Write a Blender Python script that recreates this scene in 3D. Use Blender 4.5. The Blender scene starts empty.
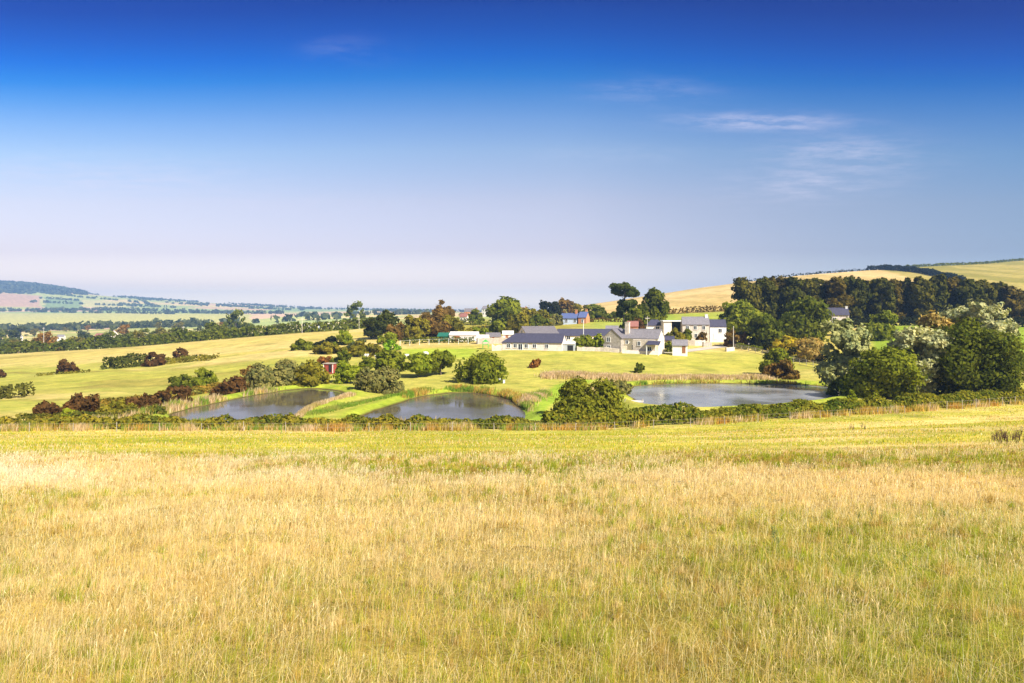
import bpy, math, random
import numpy as np
R = math.radians
rng = np.random.default_rng(7)
random.seed(7)
sc = bpy.context.scene
COL = sc.collection
F, CX, HY = 683.0, 512.0, 310.0        # lens: 24 mm on 36 mm; eye at the origin, level view with a dropped frame

# ------------------------------------------------------------------ small helpers
def sstep(a, b, x):
    t = np.clip((np.asarray(x, float) - a) / (b - a), 0, 1)
    return t * t * (3 - 2 * t)

_noise_tabs = [np.random.default_rng(100 + i).random((256, 256)) for i in range(6)]
def vnoise(x, y, k=0):
    tab = _noise_tabs[k % 6]
    xi = np.floor(x).astype(np.int64); yi = np.floor(y).astype(np.int64)
    fx = x - xi; fy = y - yi
    fx = fx * fx * (3 - 2 * fx); fy = fy * fy * (3 - 2 * fy)
    a = tab[xi & 255, yi & 255]; b = tab[(xi + 1) & 255, yi & 255]
    c = tab[xi & 255, (yi + 1) & 255]; d = tab[(xi + 1) & 255, (yi + 1) & 255]
    return (a * (1 - fx) + b * fx) * (1 - fy) + (c * (1 - fx) + d * fx) * fy
def fbm(x, y, s, o=4, k=0):
    v = 0; a = 0.5; t = 0
    for i in range(o):
        v = v + a * vnoise(x / s + 17.3 * i, y / s + 9.1 * i, k + i); t += a
        a *= 0.5; s *= 0.5
    return v / t

def poly_sd(P, X, Y):
    """signed distance to polygon P (n,2), negative inside"""
    d = np.full(X.shape, 1e9); ins = np.zeros(X.shape, bool)
    n = len(P)
    for i in range(n):
        ax, ay = P[i]; bx, by = P[(i + 1) % n]
        ex, ey = bx - ax, by - ay
        t = np.clip(((X - ax) * ex + (Y - ay) * ey) / (ex * ex + ey * ey + 1e-9), 0, 1)
        d = np.minimum(d, np.hypot(X - ax - t * ex, Y - ay - t * ey))
        c = ((ay <= Y) & (by > Y)) | ((by <= Y) & (ay > Y))
        xi = ax + (Y - ay) / (ey if abs(ey) > 1e-9 else 1e-9) * ex
        ins ^= c & (X < xi)
    return np.where(ins, -d, d)

def line_d(P, X, Y):
    d = np.full(np.shape(X), 1e9)
    for (ax, ay), (bx, by) in zip(P[:-1], P[1:]):
        ex, ey = bx - ax, by - ay
        t = np.clip(((X - ax) * ex + (Y - ay) * ey) / (ex * ex + ey * ey + 1e-9), 0, 1)
        d = np.minimum(d, np.hypot(X - ax - t * ex, Y - ay - t * ey))
    return d

# ------------------------------------------------------------------ the lie of the land
# surveyed from the photograph: along each bearing, (distance ahead, apparent height) of points on the ground
LAND = {
 -400: [(60,452),(75,432),(100,415),(200,380),(300,362),(500,352),(1000,330),(2000,316),(3500,290),(5000,293),(7000,297)],
 0:   [(60,447),(74,431),(90,418),(120,402),(160,386),(220,369),(290,357),(320,354.5),(420,357),(600,344),(800,336),(1000,331),(1500,324),(2200,314.5),(2450,311),(3000,299),(3400,291),(3600,284.5),(3800,283),(5000,288),(7000,292)],
 40:  [(60,447),(74,431),(89,418),(115,404),(160,383),(220,366),(290,354),(320,351.5),(420,356),(600,343),(800,336),(1000,331),(1500,324),(2200,314.5),(2450,311),(3000,301),(3400,294),(3600,287.5),(3800,285.5),(5000,290),(7000,294)],
 85:  [(60,447),(74,431),(88,418),(110,404),(150,385),(220,362),(280,352),(310,349.5),(400,354),(600,342),(800,335),(1000,330),(1500,323),(2200,314.5),(2450,311),(3000,303.5),(3400,298),(3600,294.5),(3800,293.5),(5000,294),(7000,297)],
 110: [(60,447),(74,431),(88,418),(110,403),(150,383),(210,362),(270,350.5),(305,348),(400,353),(600,340),(1000,329),(1500,323),(2200,314),(2450,311),(3000,305),(3600,297),(4200,296.5),(7000,299)],
 150: [(60,447),(74,431),(88,418),(110,403),(140,389),(200,366),(260,349.5),(300,345),(380,350),(600,338),(1000,328),(1500,322.5),(2300,313.5),(3000,307),(4000,299),(6000,301)],
 220: [(60,447),(74,431),(90,415),(115,396),(150,378),(200,358),(260,343),(300,338.5),(380,344),(600,335),(1000,327),(1500,321.5),(2300,314),(3000,309.5),(4000,303.5),(6000,305)],
 300: [(60,447),(74,431),(84,421),(110,399),(118,388),(150,369),(200,350),(260,336),(300,332.2),(400,336),(600,329),(1000,323),(2000,315),(3000,312),(4000,307.8),(6000,308.5)],
 370: [(60,447),(74,431),(84,421),(115,393),(125,385),(160,364),(200,349),(260,334),(310,328),(400,331),(600,324),(1000,319),(2000,313.5),(4000,310),(6000,310)],
 430: [(60,447),(74,431),(84,421),(118,390),(125,384),(160,360),(185,348),(210,341),(260,334),(350,324),(450,319.5),(700,317.5),(1500,314),(4000,311),(6000,311)],
 512: [(60,447),(75,431),(84,421),(118,388),(125,383),(165,352),(180,348),(210,340),(270,331),(350,322),(450,316),(600,314),(1000,315),(2000,313),(6000,311.5)],
 600: [(60,446),(76,430),(86,420),(112,398),(126,381),(168,351),(180,347),(210,338),(250,327),(300,320),(400,312.5),(600,304.5),(700,303),(900,306),(2000,311),(6000,311)],
 700: [(60,443),(79,424),(93,407),(96,405),(124,384),(130,379),(170,354),(190,345),(205,340.5),(230,331),(280,321),(310,315),(330,311),(600,290),(680,287.5),(900,290),(2000,306),(6000,310)],
 800: [(60,441),(83,417),(92,409),(98,402),(123,384.5),(130,378),(150,366),(180,350),(210,337),(230,330),(260,323),(330,308),(600,279),(700,275),(900,279),(2000,302),(6000,310)],
 900: [(60,440),(88,411),(98,403),(110,392),(125,378),(150,360),(180,343),(210,330),(235,324),(270,315),(330,304),(600,273),(720,267.5),(900,270),(2000,300),(6000,310)],
 940: [(60,440),(91,409),(101,401),(113,390),(128,377),(153,360),(183,342),(212,330),(236,324),(272,315),(335,303),(600,273),(730,265.5),(900,266.5),(2000,297),(6000,309)],
 1024:[(60,438),(97,404.5),(108,398),(120,386),(135,375),(160,358),(190,341),(215,330),(240,324),(280,315),(350,302),(600,272),(850,260),(1100,262),(2000,290),(6000,305)],
 1400:[(60,430),(115,393),(150,370),(200,338),(300,305),(600,262),(900,252),(2000,270),(6000,300)],
}
_u0, _u1, _nu = -1.34, 1.31, 260
_l0, _l1, _nl = math.log(55.0), math.log(7000.0), 420
_us = np.linspace(_u0, _u1, _nu); _ls = np.linspace(_l0, _l1, _nl)
_keys = sorted(LAND)
_prof = []
for k in _keys:
    a = np.array(LAND[k], float)
    z = -(a[:, 1] - HY) / F * a[:, 0]
    _prof.append(np.interp(np.exp(_ls), a[:, 0], z))
_prof = np.array(_prof)
_ku = (np.array(_keys) - CX) / F
TAB = np.array([np.interp(_us, _ku, _prof[:, j]) for j in range(_nl)]).T
def _blur(t, n, ax):
    w = np.hanning(2 * n + 3)[1:-1]; w /= w.sum()
    p = np.pad(t, [(n, n) if i == ax else (0, 0) for i in range(2)], mode='edge')
    return sum(w[i] * np.take(p, range(i, i + t.shape[ax]), axis=ax) for i in range(2 * n + 1))
TAB = _blur(_blur(TAB, 3, 0), 3, 1)

def unproj(px, y, z):
    Y = -z * F / (y - HY)
    return ((px - CX) / F * Y, Y)
PONDS = [
 ('pond_water', -13.6, [(168,416),(190,408),(215,404),(237,399),(262,394.5),(290,390),(318,388.5),(338,391),(346,395),(338,399),(322,404),(308,409),(299,414),(292,419),(286,424),(240,426),(200,424),(180,420)]),
 ('pond_water', -13.6, [(358,417),(380,410),(398,404.5),(419,397),(440,394),(462,392.5),(487,394.5),(503,398.5),(516,405),(525,413),(528,420),(500,424),(440,424),(370,422)]),
 ('pond_water', -13.4, [(627,394),(632,388),(640,385.5),(676,384),(734,384),(793,384.5),(815,386),(835,388),(848,391.5),(842,396),(815,401),(783,405),(735,408),(690,409),(655,407),(637,402)]),
]
def smooth_poly(P, n=2):
    P = np.array(P, float)
    for _ in range(n):
        Q = np.roll(P, -1, 0)
        P = np.stack([P * .75 + Q * .25, P * .25 + Q * .75], 1).reshape(-1, 2)
    return P
POND_XY = []
for nm, zw, pp in PONDS:
    Q_ = smooth_poly([unproj(px, y, zw) for px, y in pp], 3)
    Q_ = Q_ + .55 * np.stack([fbm(Q_[:, 0], Q_[:, 1], 3.2, 3, 1) - .5, fbm(Q_[:, 0], Q_[:, 1], 3.2, 3, 2) - .5], 1) * 2      # ragged margin
    POND_XY.append((zw, Q_))

def gz(X, Y, bumps=True):
    X = np.asarray(X, float); Y = np.asarray(Y, float)
    r = np.hypot(X, Y)
    D = np.maximum(np.maximum(Y, 0.55 * r), 1.0)
    u = np.clip(X / D, _u0, _u1)
    fu = (u - _u0) / (_u1 - _u0) * (_nu - 1)
    fl = np.clip((np.log(np.clip(D, 55, 6999)) - _l0) / (_l1 - _l0), 0, 1) * (_nl - 1)
    i = np.minimum(fu.astype(int), _nu - 2); j = np.minimum(fl.astype(int), _nl - 2)
    a = fu - i; b = fl - j
    far = (TAB[i, j] * (1 - a) + TAB[i + 1, j] * a) * (1 - b) + (TAB[i, j + 1] * (1 - a) + TAB[i + 1, j + 1] * a) * b
    Yc = np.where(Y > -20, Y, -20 + (Y + 20) * 0.05)
    xr = np.clip(X, 0, 90)
    near = -1.65 - 0.154 * Yc + 0.0006 * xr * xr
    w = sstep(56, 74, D)
    z = near * (1 - w) + far * w
    if bumps:
        z = z + 0.10 * (fbm(X, Y, 3.0, 3, 1) - .5) * (1 - sstep(100, 300, r)) + (0.16 * (fbm(X, Y, .75, 2, 3) - .5) + .10 * (fbm(X, Y, 1.7, 2, 4) - .5)) * (1 - sstep(22, 40, r)) + 0.5 * (fbm(X, Y, 30, 3, 2) - .5) * sstep(8, 40, r) * (1 - sstep(600, 900, r))
    for zw, P in POND_XY:
        lo, hi = P.min(0) - 12, P.max(0) + 12
        m = (X > lo[0]) & (X < hi[0]) & (Y > lo[1]) & (Y < hi[1])
        if np.any(m):
            d = poly_sd(P, X[m], Y[m])
            tgt = zw + np.clip(d * 0.30, -0.8, 0.55)
            wt = 1 - sstep(1.5, 8, d)
            zz = np.array(z[m]); z = np.array(z); z[m] = zz * (1 - wt) + tgt * wt
    return z

_Yray = np.concatenate([np.arange(20, 140, .25), np.arange(140, 420, .5), np.arange(420, 5000, 5)])
def hit(px, y):
    """where the ground shows at (px, y) in the photograph -> X, Y, Z"""
    u = (px - CX) / F
    z = gz(u * _Yray, _Yray, False)
    yy = HY - F * z / _Yray
    k = np.argmax(yy <= y)
    if yy[k] > y: k = len(_Yray) - 1
    Y = float(_Yray[k]); return u * Y, Y, float(gz(np.array([u * Y]), np.array([Y]))[0])
def at(px, Y):
    X = (px - CX) / F * Y
    return X, Y, float(gz(np.array([X]), np.array([float(Y)]))[0])

# ------------------------------------------------------------------ node helpers
def newmat(name):
    m = bpy.data.materials.new(name); m.use_nodes = True
    m.node_tree.nodes.clear(); return m, m.node_tree
def N(t, kind, **kw):
    n = t.nodes.new(kind)
    for k, v in kw.items():
        if k in n.inputs.keys() if isinstance(k, str) else False: n.inputs[k].default_value = v
        else: setattr(n, k, v)
    return n
def L(t, a, b): t.links.new(a, b)
def math_node(t, op, a, b=None):
    n = t.nodes.new('ShaderNodeMath'); n.operation = op
    for i, v in enumerate((a, b)):
        if v is None: continue
        if isinstance(v, (int, float)): n.inputs[i].default_value = v
        else: L(t, v, n.inputs[i])
    return n.outputs[0]
def mixc(t, fac, a, b, blend='MIX'):
    n = t.nodes.new('ShaderNodeMix'); n.data_type = 'RGBA'; n.blend_type = blend
    for s, v in ((n.inputs[0], fac), (n.inputs[6], a), (n.inputs[7], b)):
        if isinstance(v, (int, float)): s.default_value = v
        elif isinstance(v, tuple): s.default_value = (*v[:3], 1)
        else: L(t, v, s)
    return n.outputs[2]
def noise(t, scale, detail=4, rough=.55, vec=None, coord='Object'):
    n = t.nodes.new('ShaderNodeTexNoise'); n.inputs['Scale'].default_value = scale
    n.inputs['Detail'].default_value = detail; n.inputs['Roughness'].default_value = rough
    if vec is None:
        tc = t.nodes.new('ShaderNodeTexCoord'); vec = tc.outputs[coord]
    L(t, vec, n.inputs['Vector']); return n.outputs[0]
def ramp(t, fac, stops):
    n = t.nodes.new('ShaderNodeValToRGB'); e = n.color_ramp.elements
    while len(e) < len(stops): e.new(0.5)
    for el, (p, c) in zip(e, stops): el.position = p; el.color = (*c[:3], 1)
    L(t, fac, n.inputs[0]); return n.outputs[0]
def simple(name, col, rough=.8, var=.25, scale=1.5, spec=.3, bump=0.0, metal=0):
    m, t = newmat(name)
    f = noise(t, scale, 5, .6)
    c = ramp(t, f, [(.3, tuple(x * (1 - var) for x in col)), (.7, tuple(min(1, x * (1 + var)) for x in col))])
    p = N(t, 'ShaderNodeBsdfPrincipled'); L(t, c, p.inputs['Base Color'])
    p.inputs['Roughness'].default_value = rough; p.inputs['Specular IOR Level'].default_value = spec
    p.inputs['Metallic'].default_value = metal
    if bump:
        b = N(t, 'ShaderNodeBump'); b.inputs['Strength'].default_value = bump; b.inputs['Distance'].default_value = .05
        L(t, f, b.inputs['Height']); L(t, b.outputs[0], p.inputs['Normal'])
    o = N(t, 'ShaderNodeOutputMaterial'); L(t, p.outputs[0], o.inputs[0]); return m

# ------------------------------------------------------------------ camera, sun, sky, air
cam = bpy.data.cameras.new('camera'); camo = bpy.data.objects.new('camera', cam); COL.objects.link(camo)
cam.sensor_width = 36; cam.lens = 24.0; cam.shift_y = (HY - 341.5) / 1024.0
cam.clip_start = .1; cam.clip_end = 30000
camo.rotation_euler = (R(90), 0, 0); sc.camera = camo
SUN_EL, SUN_AZ = 40.0, (0.70, -0.714)
sl = bpy.data.lights.new('sun', 'SUN'); sl.energy = 5.0; sl.angle = R(.5); sl.color = (1, .94, .82)
so = bpy.data.objects.new('sun', sl); COL.objects.link(so)
az = math.atan2(SUN_AZ[0], SUN_AZ[1])            # clockwise from +Y
so.rotation_euler = (R(90 - SUN_EL), 0, math.pi - az); so.location = (60, -60, 80)
sc.view_settings.view_transform = 'Standard'; sc.view_settings.look = 'None'
sc.view_settings.exposure = EXPOSURE = 1.04; sc.view_settings.gamma = 1; sc.view_settings.use_curve_mapping = False
w = bpy.data.worlds.new('World'); sc.world = w; w.use_nodes = True
t = w.node_tree; t.nodes.clear()
sky = N(t, 'ShaderNodeTexSky'); sky.sky_type = 'NISHITA'; sky.sun_disc = False
sky.sun_elevation = R(SUN_EL); sky.sun_rotation = az % (2 * math.pi)
sky.altitude = 50; sky.air_density = 1.0; sky.dust_density = 1.0; sky.ozone_density = 2.0
tc = N(t, 'ShaderNodeTexCoord'); sep = N(t, 'ShaderNodeSeparateXYZ'); L(t, tc.outputs['Generated'], sep.inputs[0])
zz = sep.outputs[2]
# a polarised, deep blue sky in view that pales to a lavender haze at the horizon
SKY_STOPS = [(0.0102, (2.2607, 1.7656, 1.3447)), (0.0366, (1.2124, 0.8771, 0.7926)), (0.0875, (0.8267, 0.5735, 0.5687)), (0.159, (0.8415, 0.603, 0.5723)), (0.2281, (0.6371, 0.6043, 0.6286)), (0.268, (0.417, 0.5184, 0.6535)), (0.3003, (0.1949, 0.4158, 0.6542)), (0.3254, (0.0424, 0.3208, 0.6482)), (0.3498, (0.004, 0.2289, 0.6329)), (0.3793, (0.004, 0.1516, 0.5268)), (0.4133, (0.004, 0.0915, 0.4083)), (0.5, (0.004, 0.0915, 0.4083)), (0.8, (0.85, 0.6, 0.42))]  # last stop, above the frame, warmed and brightened as added fill light
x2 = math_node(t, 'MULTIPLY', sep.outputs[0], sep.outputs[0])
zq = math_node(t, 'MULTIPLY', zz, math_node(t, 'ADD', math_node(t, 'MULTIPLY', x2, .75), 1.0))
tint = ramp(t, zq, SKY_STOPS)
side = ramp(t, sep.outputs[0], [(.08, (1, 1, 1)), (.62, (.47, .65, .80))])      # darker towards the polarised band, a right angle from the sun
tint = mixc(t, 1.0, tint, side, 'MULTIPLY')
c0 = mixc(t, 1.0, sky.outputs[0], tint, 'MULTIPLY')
# thin cirrus: noise on a flat layer of air far above, streaked along the wind
den = math_node(t, 'ADD', math_node(t, 'MAXIMUM', zz, 0.0), .06)
px_ = math_node(t, 'DIVIDE', sep.outputs[0], den); py_ = math_node(t, 'DIVIDE', sep.outputs[1], den)
cmb = N(t, 'ShaderNodeCombineXYZ'); L(t, px_, cmb.inputs[0]); L(t, math_node(t, 'MULTIPLY', py_, 1.1), cmb.inputs[1])
def patch(cxp, cyp, sx, sy):
    a = math_node(t, 'DIVIDE', math_node(t, 'SUBTRACT', px_, cxp), sx); b = math_node(t, 'DIVIDE', math_node(t, 'SUBTRACT', py_, cyp), sy)
    s = math_node(t, 'ADD', math_node(t, 'MULTIPLY', a, a), math_node(t, 'MULTIPLY', b, b))
    return math_node(t, 'POWER', 2.718, math_node(t, 'MULTIPLY', s, -1.0))
def skyp(px, y):
    v = np.array([(px - CX) / F, 1.0, (HY - y) / F]); v /= np.linalg.norm(v)
    return v[0] / (v[2] + .06), v[1] / (v[2] + .06)
mp = N(t, 'ShaderNodeMapping'); L(t, cmb.outputs[0], mp.inputs[0]); mp.inputs['Rotation'].default_value = (0, 0, R(-6)); mp.inputs['Scale'].default_value = (1.8, 3.0, 1)
n1 = noise(t, 2.2, 10, .68, mp.outputs[0]); n2 = noise(t, .9, 4, .5, cmb.outputs[0])
streak = ramp(t, n1, [(.42, (0, 0, 0)), (.78, (1, 1, 1))])
msk = None
for (x, y, sx, sy, k) in [(762,122,.30,.10,.95),(838,150,.28,.2,.5),(815,182,.42,.5,.5),(345,50,.14,.09,.13),(650,92,.22,.12,.26),(110,180,.7,.45,.45),(430,215,.9,.4,.15),(620,155,.4,.15,.15),(285,205,.6,.3,.2)]:
    cx_, cy_ = skyp(x, y)
    q = math_node(t, 'MULTIPLY', patch(cx_, cy_, sx, sy), k)
    msk = q if msk is None else math_node(t, 'ADD', msk, q)
soft = math_node(t, 'ADD', math_node(t, 'MULTIPLY', streak, 1.0), math_node(t, 'MULTIPLY', n2, .22))
cf = math_node(t, 'MINIMUM', math_node(t, 'MULTIPLY', msk, soft), .75)
CLOUD = (3.7, 3.45, 4.1)
c1 = mixc(t, cf, c0, CLOUD)
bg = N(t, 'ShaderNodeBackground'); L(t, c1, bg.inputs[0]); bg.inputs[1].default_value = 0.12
ow = N(t, 'ShaderNodeOutputWorld'); L(t, bg.outputs[0], ow.inputs[0])
sc.cycles.max_bounces = 6; sc.cycles.diffuse_bounces = 4; sc.cycles.glossy_bounces = 3; sc.cycles.transmission_bounces = 4
sc.cycles.use_denoising = True; sc.cycles.volume_bounces = 0
# ------------------------------------------------------------------ mesh helpers
def link(name, me, mat=None, parent=None, loc=None):
    o = bpy.data.objects.new(name, me); COL.objects.link(o)
    if mat is not None and me is not None and not me.materials: me.materials.append(mat)
    if parent is not None: o.parent = parent
    if loc is not None: o.location = loc
    return o
def np_mesh(name, verts, faces_flat, counts, smooth=False):
    me = bpy.data.meshes.new(name)
    nv = len(verts); nf = len(counts)
    me.vertices.add(nv); me.vertices.foreach_set('co', np.ascontiguousarray(verts, np.float32).ravel())
    me.loops.add(len(faces_flat)); me.loops.foreach_set('vertex_index', np.ascontiguousarray(faces_flat, np.int32))
    me.polygons.add(nf)
    st = np.zeros(nf, np.int32); st[1:] = np.cumsum(counts)[:-1]
    me.polygons.foreach_set('loop_start', st)
    me.polygons.foreach_set('use_smooth', np.full(nf, smooth, bool))
    me.update(calc_edges=True)
    return me
def attr(me, name, typ, dom, data):
    a = me.attributes.new(name, typ, dom)
    a.data.foreach_set('color' if 'COLOR' in typ else 'value', np.ascontiguousarray(data, np.float32).ravel())
def tag(o, label, cat, group=None, kind=None):
    o['label'] = label; o['category'] = cat
    if group: o['group'] = group
    if kind: o['kind'] = kind
    return o
def empty(name, loc, rz, label, cat, group=None):
    o = bpy.data.objects.new(name, None); COL.objects.link(o); o.location = loc; o.rotation_euler = (0, 0, rz)
    return tag(o, label, cat, group)

# ------------------------------------------------------------------ ground: one sheet, polar rows tightest round the ponds
ang = np.concatenate([np.linspace(-180, -50, 40)[:-1], np.linspace(-50, 50, 820), np.linspace(50, 180, 40)[1:]]) * math.pi / 180
rad = np.concatenate([np.linspace(.4, 2.4, 14)[:-1], np.arange(2.4, 14, .09), np.arange(14, 32, .22), np.arange(32, 70, .6), np.arange(70, 150, .42), np.arange(150, 330, 1.6), np.arange(330, 800, 6), np.geomspace(800, 6600, 130)])
A, Rr = np.meshgrid(ang, rad)
GX = Rr * np.sin(A); GY = Rr * np.cos(A)
GZ = gz(GX, GY)
nr, na = GX.shape
V = np.stack([GX, GY, GZ], -1).reshape(-1, 3)
idx = np.arange(nr * na).reshape(nr, na)
q = np.stack([idx[:-1, :-1], idx[:-1, 1:], idx[1:, 1:], idx[1:, :-1]], -1).reshape(-1, 4)[:, ::-1]
V = np.vstack([V, [[0, 0, float(gz(np.array([0.]), np.array([0.]))[0])]]])
fan = np.stack([np.full(na - 1, nr * na), idx[0, 1:], idx[0, :-1]], -1)[:, ::-1]
me = np_mesh('ground', V, np.concatenate([q.ravel(), fan[:, ::-1].ravel()]), np.concatenate([np.full(len(q), 4), np.full(len(fan), 3)]), True)

HEDGE = [(-330,445,66),(-200,433,72),(0,431,74),(512,431,75),(600,430,76),(700,424,79),(800,417,83),(900,411,88),(1000,406,96),(1200,398,112)]
HEDGE_XY = [((p - CX) / F * Y, Y) for p, y, Y in HEDGE]
def hedge_Y(X):
    hx = np.array([h[0] for h in HEDGE_XY]); hy = np.array([h[1] for h in HEDGE_XY]); return np.interp(X, hx, hy)

def C(*v): return np.array(v, float)
STRAW = C(.60, .45, .21); PALE = C(.70, .55, .33); OLIVE = C(.27, .24, .055); GREEN = C(.16, .24, .03); LIME = C(.30, .37, .04); YELLOW = C(.52, .44, .13)
TAN = C(.50, .36, .18); BROWN = C(.15, .09, .04); DARKG = C(.045, .07, .02)
def blend(c, col, m):
    m = np.clip(m, 0, 1)[..., None]; return c * (1 - m) + col * m
def straw_mask(X, Y):
    """how much of the near field stands as tall dry grass (1) or grows as short green turf (0)"""
    r = np.hypot(X, Y)
    n = fbm(X, Y * .8, 5.5, 4, 0); n2 = fbm(X, Y, 16, 3, 3)
    edge = 24.5 - 5 * sstep(-2, 30, X) + 12 * (n2 - .5) + 5 * (n - .5)
    tall = 1 - sstep(edge - 5 - 4 * sstep(0, 15, X), edge + 2 + 4 * sstep(0, 15, X), Y)
    Yn = Y + 9 * (fbm(X, Y * .7, 7, 3, 5) - .5); band = sstep(5, 17, Yn)
    m = tall * (0.12 + .72 * band - .28 * sstep(0, 22, X)) + 1.5 * (n - .5) * tall + .8 * (n2 - .5)
    far = .25 + 1.2 * (fbm(X * .35, Y, 7, 4, 2) - .5)
    return np.clip(m * tall + far * (1 - tall), 0, 1)
PX = CX + F * GX / np.maximum(GY, .5); PY = HY - F * GZ / np.maximum(GY, .5)
PX = PX + 9 * (fbm(GX, GY, 12, 3, 5) - .5); PY = PY + 3.0 * (fbm(GX, GY, 9, 3, 4) - .5) * (GY < 330)
n_s = fbm(GX, GY, 4, 4, 0); n_m = fbm(GX, GY, 22, 4, 1); n_l = fbm(GX, GY, 90, 4, 2)
col = np.zeros(GX.shape + (3,)) + YELLOW
# near field
sm = straw_mask(GX, GY)
nearc = blend(np.zeros_like(col) + C(.24, .19, .035), STRAW * .80, sm)
nearc = blend(nearc, GREEN * 1.2, sstep(.56, .72, n_m) * .5)
turf = blend(np.zeros_like(col) + C(.47, .43, .08), C(.64, .52, .20), sstep(.40, .66, fbm(GX * .3, GY, 6, 4, 3)))
turf = blend(turf, C(.35, .36, .05), sstep(.5, .66, fbm(GX * .25, GY, 9, 4, 1)) * .8)
nearc = blend(nearc, turf, sstep(24, 34, GY))
hy = hedge_Y(GX)
beyond = sstep(-1.0, 1.5, GY - hy)
# beyond the hedge: pastures
past = np.zeros_like(col) + C(.47, .40, .11)
past = blend(past, C(.54, .44, .18), sstep(.42, .62, fbm(GX * .22, GY, 26, 4, 1)))
past = blend(past, C(.34, .345, .06), sstep(.46, .62, fbm(GX * .2, GY, 40, 4, 3)) * .8)
L_f = PX < 330
past = blend(past, C(.37, .37, .075), L_f * sstep(352, 372, PY) * sstep(.3, .55, n_m))
past = blend(past, C(.26, .24, .055), L_f * (1 - sstep(0, 2.2, np.abs(PY - (401 - .035 * PX) + 4 * (n_m - .5)))) * (PX < 150) * .8)
past = blend(past, C(.25, .22, .05), L_f * (1 - sstep(0, 1.2, np.abs(PY - (373.5 - .02 * PX)))) * (PX < 100) * .8)
# ditch line through the left pasture
rise = (GY > 195) & (GY < 300)
past = blend(past, C(.53, .43, .15), L_f * sstep(205, 250, GY) * .7)
past = blend(past, C(.28, .23, .06), L_f * sstep(.60, .7, fbm(GX * .35, GY, 14, 3, 2)) * .6)
# lawn by the barn, slope below the dark trees, yard verges
past = blend(past, LIME * 1.15, sstep(398, 410, PX) * (1 - sstep(470, 486, PX)) * sstep(347.0, 350, PY) * (1 - sstep(354, 362, PY)) * (GY < 215))
past = blend(past, C(.22, .31, .03), sstep(868, 878, PX) * sstep(322, 326, PY) * (1 - sstep(356, 385, PY)) * (GY > 135) * (GY < 262))
past = blend(past, C(.30, .345, .055), (GY > 140) * (GY < 330) * sstep(655, 665, PX) * (1 - sstep(770, 790, PX)) * (1 - sstep(332, 344, PY)))
past = blend(past, C(.24, .34, .04), (GY > 212) * (GY < 420) * sstep(560, 600, PX) * (1 - sstep(665, 680, PX)) * .7)
past = blend(past, C(.33, .30, .06), (GY > 212) * (GY < 700) * sstep(396, 410, PX) * (1 - sstep(560, 600, PX)))
# pond banks: mown green close to the water, straw further out
pd = np.full(GX.shape, 1e9)
for zw, P in POND_XY:
    m = (np.abs(GX) < 120) & (GY > 60) & (GY < 160)
    pd[m] = np.minimum(pd[m], poly_sd(P, GX[m], GY[m]))
past = blend(past, LIME, (1 - sstep(2.0, 6.5, pd + 5 * (n_m - .5) + 3 * (n_s - .5))) * sstep(.25, .5, n_m))
past = blend(past, C(.40, .30, .14), sstep(3.0, 5, pd) * (1 - sstep(6.5, 9, pd)) * (GX > 8) * (GX < 48) * (GY > 112) * .9)
past = blend(past, C(.09, .065, .03), 1 - sstep(.15, .7, pd))
PATH = [unproj(p, y, z) for p, y, z in [(532,421,-13.5),(534,408,-13.3),(546,394,-13.1),(566,381,-12.6),(590,376,-12.4),(625,376,-12.4)]]
past = blend(past, C(.27, .38, .04), 1 - sstep(1.3, 2.6, line_d(PATH, GX, GY) + 1.2 * (n_s - .5)))
# stubble hill and the pasture above the diagonal hedge
DIAG = [at(866, 700)[:2], at(905, 640)[:2], at(942, 520)[:2], at(990, 430)[:2]]
hillm = sstep(318, 340, GY) * (GY < 2000) * sstep(-8, 8, GX - (575 - CX) / F * GY)
stub = blend(np.zeros_like(col) + C(.50, .37, .16), C(.62, .46, .23), sstep(.35, .65, fbm(GX * .5 + GY * .15, GY * .25, 20, 4, 2)))
stub = blend(stub, C(.42, .31, .12), sstep(.55, .7, fbm(GX * 1.0, GY * .12, 8, 3, 4)) * .6)
past = blend(past, stub, hillm)
hp = PX - (868 + (PY - 266) * 3.6)
upm = sstep(-4, 4, hp) * (GY > 400) * (PX > 850)
upc = blend(np.zeros_like(col) + C(.25, .225, .05), C(.36, .30, .09), sstep(.4, .65, fbm(GX, GY * .3, 25, 4, 3)))
past = blend(past, upc, upm)
past = blend(past, C(.28, .15, .07), (1 - sstep(2, 7, np.abs(GY - 326 - 8 * (n_m - .5)))) * (PX > 655) * (PX < 745) * .7)
# the wide valley: fields parted by hedge lines
fx, fy = GX * .9 + 140 * (fbm(GX, GY, 600, 2, 4) - .5), GY + 200 * (fbm(GX, GY, 700, 2, 5) - .5)
cell = np.floor(fx / 330 + .5 * np.floor(fy / 300)) * 57.0 + np.floor(fy / 300) * 131.0
hsh = np.abs(np.sin(cell * 12.9898) * 43758.5453) % 1.0
FC = np.array([[.62,.44,.30],[.38,.45,.18],[.66,.54,.28],[.30,.40,.16],[.64,.45,.34],[.44,.48,.18],[.56,.52,.24]])
farc = FC[(hsh * len(FC)).astype(int) % len(FC)]
farc = blend(farc, C(.50, .48, .17), sstep(1050, 1150, GY) * (1 - sstep(2250, 2330, GY)) * (PX < 250))
farc = blend(farc, C(.34, .36, .12), (GY < 1000) * sstep(.42, .55, n_l))
farc = blend(farc, C(.55, .36, .27), (PX < 40) * sstep(2600, 2650, GY) * (1 - sstep(3280, 3320, GY)))
farc = blend(farc, C(.25, .34, .15), (PX > 45) * (PX < 82) * sstep(2500, 2560, GY) * (1 - sstep(3150, 3250, GY)))
farm_ = sstep(350, 420, GY) * (PX < 560) + (GY > 1200) * (PX >= 560)
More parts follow.
